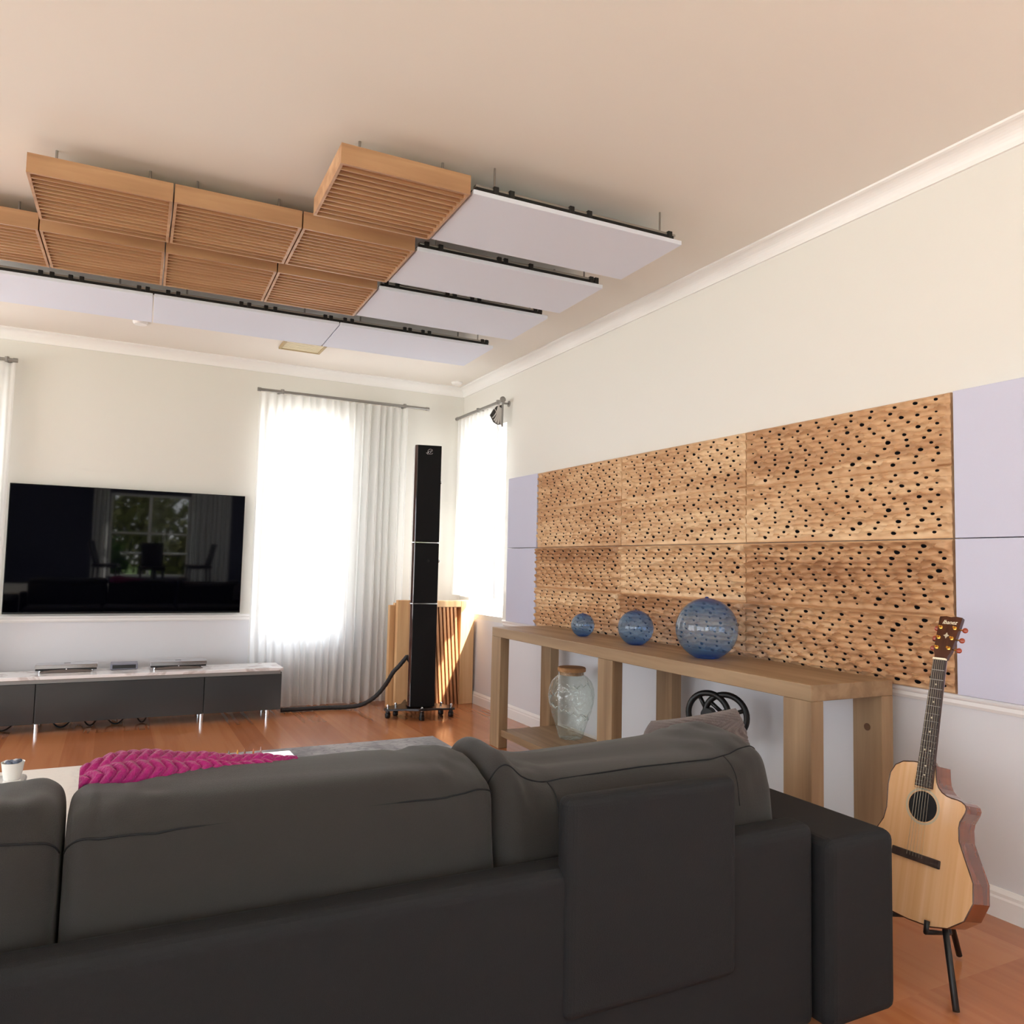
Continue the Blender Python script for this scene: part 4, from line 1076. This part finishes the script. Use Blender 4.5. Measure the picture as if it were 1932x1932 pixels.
    dm.build('position_dots', M['pearl'], t, local=True)
    MB().box((-.0225, -.0165, .868), (.0225, -.004, .875)).build('nut', M['bone'], t, local=True, bevel=.001)
    # headstock tilts back
    ha = R(12)
    def hd(u, y, v): return (u, -.008 + v * math.sin(ha) + y * math.cos(ha), .874 + v * math.cos(ha) - y * math.sin(ha))
    hp = [(-.0225, 0), (-.024, .012), (-.030, .026), (-.0325, .040), (-.0375, .105), (-.0410, .152), (-.0405, .160), (-.018, .163), (0, .160), (.018, .163), (.0405, .160), (.0410, .152), (.0375, .105), (.0325, .040), (.030, .026), (.024, .012), (.0225, 0)]
    hs = MB().prism(hp, lambda u, v: hd(u, 0, v), lambda u, v: hd(u, .015, v)).build('headstock', M['headwood'], t, local=True)
    # lettering
    cu = bpy.data.curves.new('lettering', 'FONT'); cu.body = 'Ibanez'; cu.size = .022; cu.extrude = .0004; cu.align_x = 'CENTER'; cu.shear = .35
    me = bpy.data.meshes.new_from_object(bpy.data.objects.new('tmp', cu))
    for v in me.vertices: x, y, z = v.co; v.co = hd(x * .92, -.0006 - z, .132 + y)
    me.materials.append(M['bone']); lo = bpy.data.objects.new('lettering', me); COL.objects.link(lo); lo.parent = hs
    st = MB(); st.prism([(0, .100), (.004, .092), (.011, .088), (.004, .084), (0, .076), (-.004, .084), (-.011, .088), (-.004, .092)], lambda u, v: hd(u, -.0006, v), lambda u, v: hd(u, .0005, v)); st.build('star_inlay', M['pearl'], hs, local=True)
    for sx in (-1, 1):
        for k, v in enumerate((.040, .078, .117)):
            xx = sx * (.0215 + .004 * k / 2)
            p0 = Vector(hd(xx, -.001, v)); ax = (Vector(hd(xx, -.012, v)) - p0).normalized()
            tn = MB(); tn.lathe([(.0068, 0), (.0068, .002), (.0045, .0035), (.003, .004), (.003, .012), (.0038, .014), (1e-4, .0145)], p0, 16, ax=ax)
            tn = tn.build('tuner_post', M['gold'], hs, smooth='auto', local=True)
            edge = .0345 + .0018 * k
            q0 = Vector(hd(sx * edge, .010, v)); q1 = Vector(hd(sx * (edge + .011), .012, v))
            MB().cyl(q0, q1, .0028, n=10).build('tuner_shaft', M['gold'], hs, local=True)
            bo = .016 if sx > 0 else .009
            MB().sphere((0, 0, 0), .0105, 16, 10, (1, .5, .9)).build('tuner_button', M['peg'], hs, smooth=True, local=True).location = Vector(hd(sx * (edge + bo), .012, v))
    # bridge and strings
    MB().box((-.085, -.008, .185), (.085, 0, .212)).build('bridge', M['fretwood'], t, local=True, bevel=.003)
    sb = MB()
    for k in range(6):
        x0 = -.0265 + k * .0106; x1 = -.0175 + k * .007
        sb.tube([(x0, -.012, .200), (x1, -.0175, .870)], .00035 + .00008 * (5 - k), 5)
    sb.build('strings', M['string'], t, local=True)
    return m
gm = build_guitar()
# simple stand holding the guitar off the floor
base = gm @ Vector((0, .05, 0))
t = thing('guitar_stand', 'black stand under the acoustic guitar', 'stand', (base.x, base.y, 0))
nrm = (gm.to_3x3() @ Vector((0, 1, 0))); nrm.z = 0; nrm.normalize(); sd = Vector((nrm.y, -nrm.x, 0)); sd = (gm.to_3x3() @ Vector((1, 0, 0))); sd.z = 0; sd.normalize()
top = gm @ Vector((0, .125, .30)); bz = base.z
for s_ in (-1, 1):
    c = gm @ Vector((s_ * .075, .05, 0)); 
    MB().tube([gm @ Vector((s_ * .075, -.02, .022)), gm @ Vector((s_ * .075, -.02, -.012)), gm @ Vector((s_ * .075, .112, -.012)), gm @ Vector((0, .125, .18))], .009, 10).build('cradle', M['black'], t, smooth=True)
    f0 = base + sd * s_ * .20 - nrm * .12; MB().tube([gm @ Vector((0, .125, .18)), (f0.x, f0.y, .01)], .010, 10).build('leg', M['black'], t, smooth=True)
f0 = base + nrm * .24; MB().tube([gm @ Vector((0, .125, .18)), (f0.x, f0.y, .01)], .010, 10).build('leg', M['black'], t, smooth=True)

# ------------------------------------------------------------------ dining end behind the camera (mirrored in the television)
PZ = 0.40
def dining_chair(label, x, y, rz):
    t = thing('dining_chair', label, 'chair', (x, y, PZ), rz, 'dining chairs')
    MB().box((-.23, -.23, .42), (.23, .23, .49)).build('seat', M['chairblack'], t, bevel=.03, seg=3, local=True)
    def bk(u, v):
        a = (u - .5) * 1.5; return (.26 * math.sin(a), .20 + .12 * v - .06 * (1 - math.cos(a)) * 3, .47 + .46 * v)
    o = MB().grid(bk, 16, 8).build('backrest', M['chairblack'], t, smooth=True, fixn=False, local=True)
    s_ = o.modifiers.new('s', 'SOLIDIFY'); s_.thickness = .03
    for sx in (-.19, .19):
        for sy in (-.19, .19): MB().cyl((sx * 1.1, sy * 1.1, 0), (sx, sy, .43), .014, .018, 10).build('leg', M['chairblack'], t, smooth='auto', local=True)
dining_chair('black dining chair mirrored at the right of the television window', -1.62, -10.0, R(-95))
dining_chair('black dining chair mirrored in the middle of the television', -2.52, -9.12, R(180))
dining_chair('black dining chair mirrored at the left of the television window', -3.30, -9.9, R(100))
t = thing('dining_table', 'dining table mirrored in the television below the window', 'table', (-2.45, -10.05, PZ))
MB().lathe([(.60, .70), (.62, .71), (.62, .735), (.60, .74)], (-2.45, -10.05, PZ), 48).build('top', M['whitegloss'], t, smooth='auto')
MB().lathe([(.28, 0), (.28, .02), (.06, .06), (.05, .68), (.15, .70)], (-2.45, -10.05, PZ), 32).build('pedestal', M['chairblack'], t, smooth='auto')
curtain('sheer_curtain', 'pale curtain mirrored at the right of the window in the television', lambda u, o: (-1.70 + .85 * u, YB + .10 + o), PZ + .02, 2.7, 8, .03, 12)
curtain('sheer_curtain', 'pale curtain mirrored at the left of the window in the television', lambda u, o: (-3.62 + .30 * u, YB + .10 + o), PZ + .02, 2.7, 3, .03, 14)
# garden
tag(MB().box((-16, -40, -.4), (8, YB - .25, -.3)).build('ground_outside', M['lawn']), kind='structure')
def tree(label, x, y, h, r, mat, seed):
    rnd = random.Random(seed)
    t = thing('garden_tree', label, 'tree', (x, y, -.3), group='garden trees')
    MB().cyl((x, y, -.3), (x, y, h * .6), .12, .06, 10).build('trunk', M['bark'], t, smooth='auto')
    b = MB()
    for i in range(1500):
        d = Vector((rnd.gauss(0, 1), rnd.gauss(0, 1), rnd.gauss(0, 1))).normalized() * r * rnd.uniform(.35, 1)
        c = Vector((x, y, h * .55)) + Vector((d.x, d.y, d.z * 1.15))
        if c.z < .0: c.z = rnd.uniform(0, .5)
        u = Vector((rnd.gauss(0, 1), rnd.gauss(0, 1), rnd.gauss(0, 1))).normalized(); w = u.orthogonal().normalized(); s = rnd.uniform(.07, .16)
        b.add([c - u * s, c + w * s * .5, c + u * s, c - w * s * .5], [(0, 1, 2, 3)])
    b.build('crown', mat, t, fixn=False)
for i, (x, y, h, r, mm) in enumerate(((-5.3, -17.2, 3.6, 1.4, 'leaf'), (-2.5, -16.8, 3.4, 1.3, 'leaf2'), (.3, -17.2, 3.8, 1.4, 'leaf'), (-3.3, -21.5, 5.2, 2.4, 'leaf'), (1.9, -21.5, 5.2, 2.4, 'leaf'), (-8.4, -21.5, 5.0, 2.4, 'leaf2'), (-3.6, -14.4, 1.2, .75, 'leaf'), (-1.5, -14.2, 1.2, .75, 'leaf2'))):
    tree(['leafy garden tree mirrored at the left of the television window', 'olive garden tree mirrored in the middle of the television window', 'leafy garden tree mirrored at the right of the television window', 'tall dark garden tree behind the olive tree', 'tall garden tree far right outside', 'tall olive tree far left outside', 'low green bush outside at the left of the window', 'low olive bush outside at the right of the window'][i], x, y, h, r, M[mm], i)

# ------------------------------------------------------------------ light
w = bpy.data.worlds.new('sky'); SC.world = w; w.use_nodes = True
nt = w.node_tree; bg = nt.nodes['Background']; bg.inputs['Strength'].default_value = 9.0
tc = nt.nodes.new('ShaderNodeTexCoord'); sp = nt.nodes.new('ShaderNodeSeparateXYZ'); nt.links.new(tc.outputs['Generated'], sp.inputs[0])
rp = nt.nodes.new('ShaderNodeValToRGB'); e = rp.color_ramp.elements          # ground half brightened to light the ceiling, bright hazy sky above
e[0].position = .46; e[0].color = (1, .98, .94, 1); e[1].position = .54; e[1].color = (.62, .67, .72, 1)
mr = nt.nodes.new('ShaderNodeMapRange'); mr.inputs['From Min'].default_value = -1; nt.links.new(sp.outputs['Z'], mr.inputs['Value'])
nt.links.new(mr.outputs[0], rp.inputs['Fac']); nt.links.new(rp.outputs['Color'], bg.inputs['Color'])
def portal(name, loc, rot, sx, sy):
    l = bpy.data.lights.new(name, 'AREA'); l.shape = 'RECTANGLE'; l.size = sx; l.size_y = sy
    l.cycles.is_portal = True
    o = bpy.data.objects.new(name, l); COL.objects.link(o); o.location = loc; o.rotation_euler = rot
for n, (a0, a1, z0, z1) in (('p1', W1), ('p2', W2)): portal('window_portal', ((a0 + a1) / 2, .17, (z0 + z1) / 2), (R(-90), 0, 0), a1 - a0, z1 - z0)
for (a0, a1, z0, z1) in (WR, WR2): portal('window_portal', ((a0 + a1) / 2, YB - .17, (z0 + z1) / 2), (R(90), 0, 0), a1 - a0, z1 - z0)
portal('window_portal', (.17, (W3[0] + W3[1]) / 2, (W3[2] + W3[3]) / 2), (0, R(90), 0), W3[3] - W3[2], W3[1] - W3[0])
portal('window_portal', (.17, (W_ADDED[0] + W_ADDED[1]) / 2, (W_ADDED[2] + W_ADDED[3]) / 2), (0, R(90), 0), W_ADDED[3] - W_ADDED[2], W_ADDED[1] - W_ADDED[0])
for (a0, a1, z0, z1) in WL: portal('window_portal', (XL - .17, (a0 + a1) / 2, (z0 + z1) / 2), (0, R(-90), 0), z1 - z0, a1 - a0)
sl = bpy.data.lights.new('sun', 'SUN'); sl.energy = 40; sl.angle = R(1.5); sl.color = (1, .95, .86)
so = bpy.data.objects.new('sun', sl); COL.objects.link(so)
sd_ = Vector((-.36, .36, -.86)); so.rotation_euler = sd_.to_track_quat('-Z', 'Y').to_euler()

# ------------------------------------------------------------------ camera
cam = bpy.data.cameras.new('camera'); co = bpy.data.objects.new('camera', cam); COL.objects.link(co)
Fv = Vector((0.45236192, 0.88915656, 0.06906014)); Rv = Vector((0.89036117, -0.45470775, 0.0223123)); Uv = Vector((-0.05124131, -0.05139523, 0.99736295))
co.matrix_world = Matrix(((Rv.x, Uv.x, -Fv.x, -3.17078), (Rv.y, Uv.y, -Fv.y, -7.39432), (Rv.z, Uv.z, -Fv.z, 1.33300), (0, 0, 0, 1)))
cam.sensor_width = 36; cam.sensor_fit = 'HORIZONTAL'; cam.lens = 1466.76 / 1932 * 36; cam.clip_start = .05; cam.clip_end = 200
SC.camera = co
SC.view_settings.view_transform = 'Standard'; SC.view_settings.look = 'None'; SC.view_settings.gamma = 1; SC.view_settings.use_curve_mapping = False
SC.view_settings.exposure = 0.0
SC.cycles.max_bounces = 10; SC.cycles.diffuse_bounces = 6; SC.cycles.glossy_bounces = 4; SC.cycles.transmission_bounces = 6; SC.cycles.transparent_max_bounces = 16
SC.cycles.sample_clamp_indirect = 8.0
SC.cycles.use_denoising = True
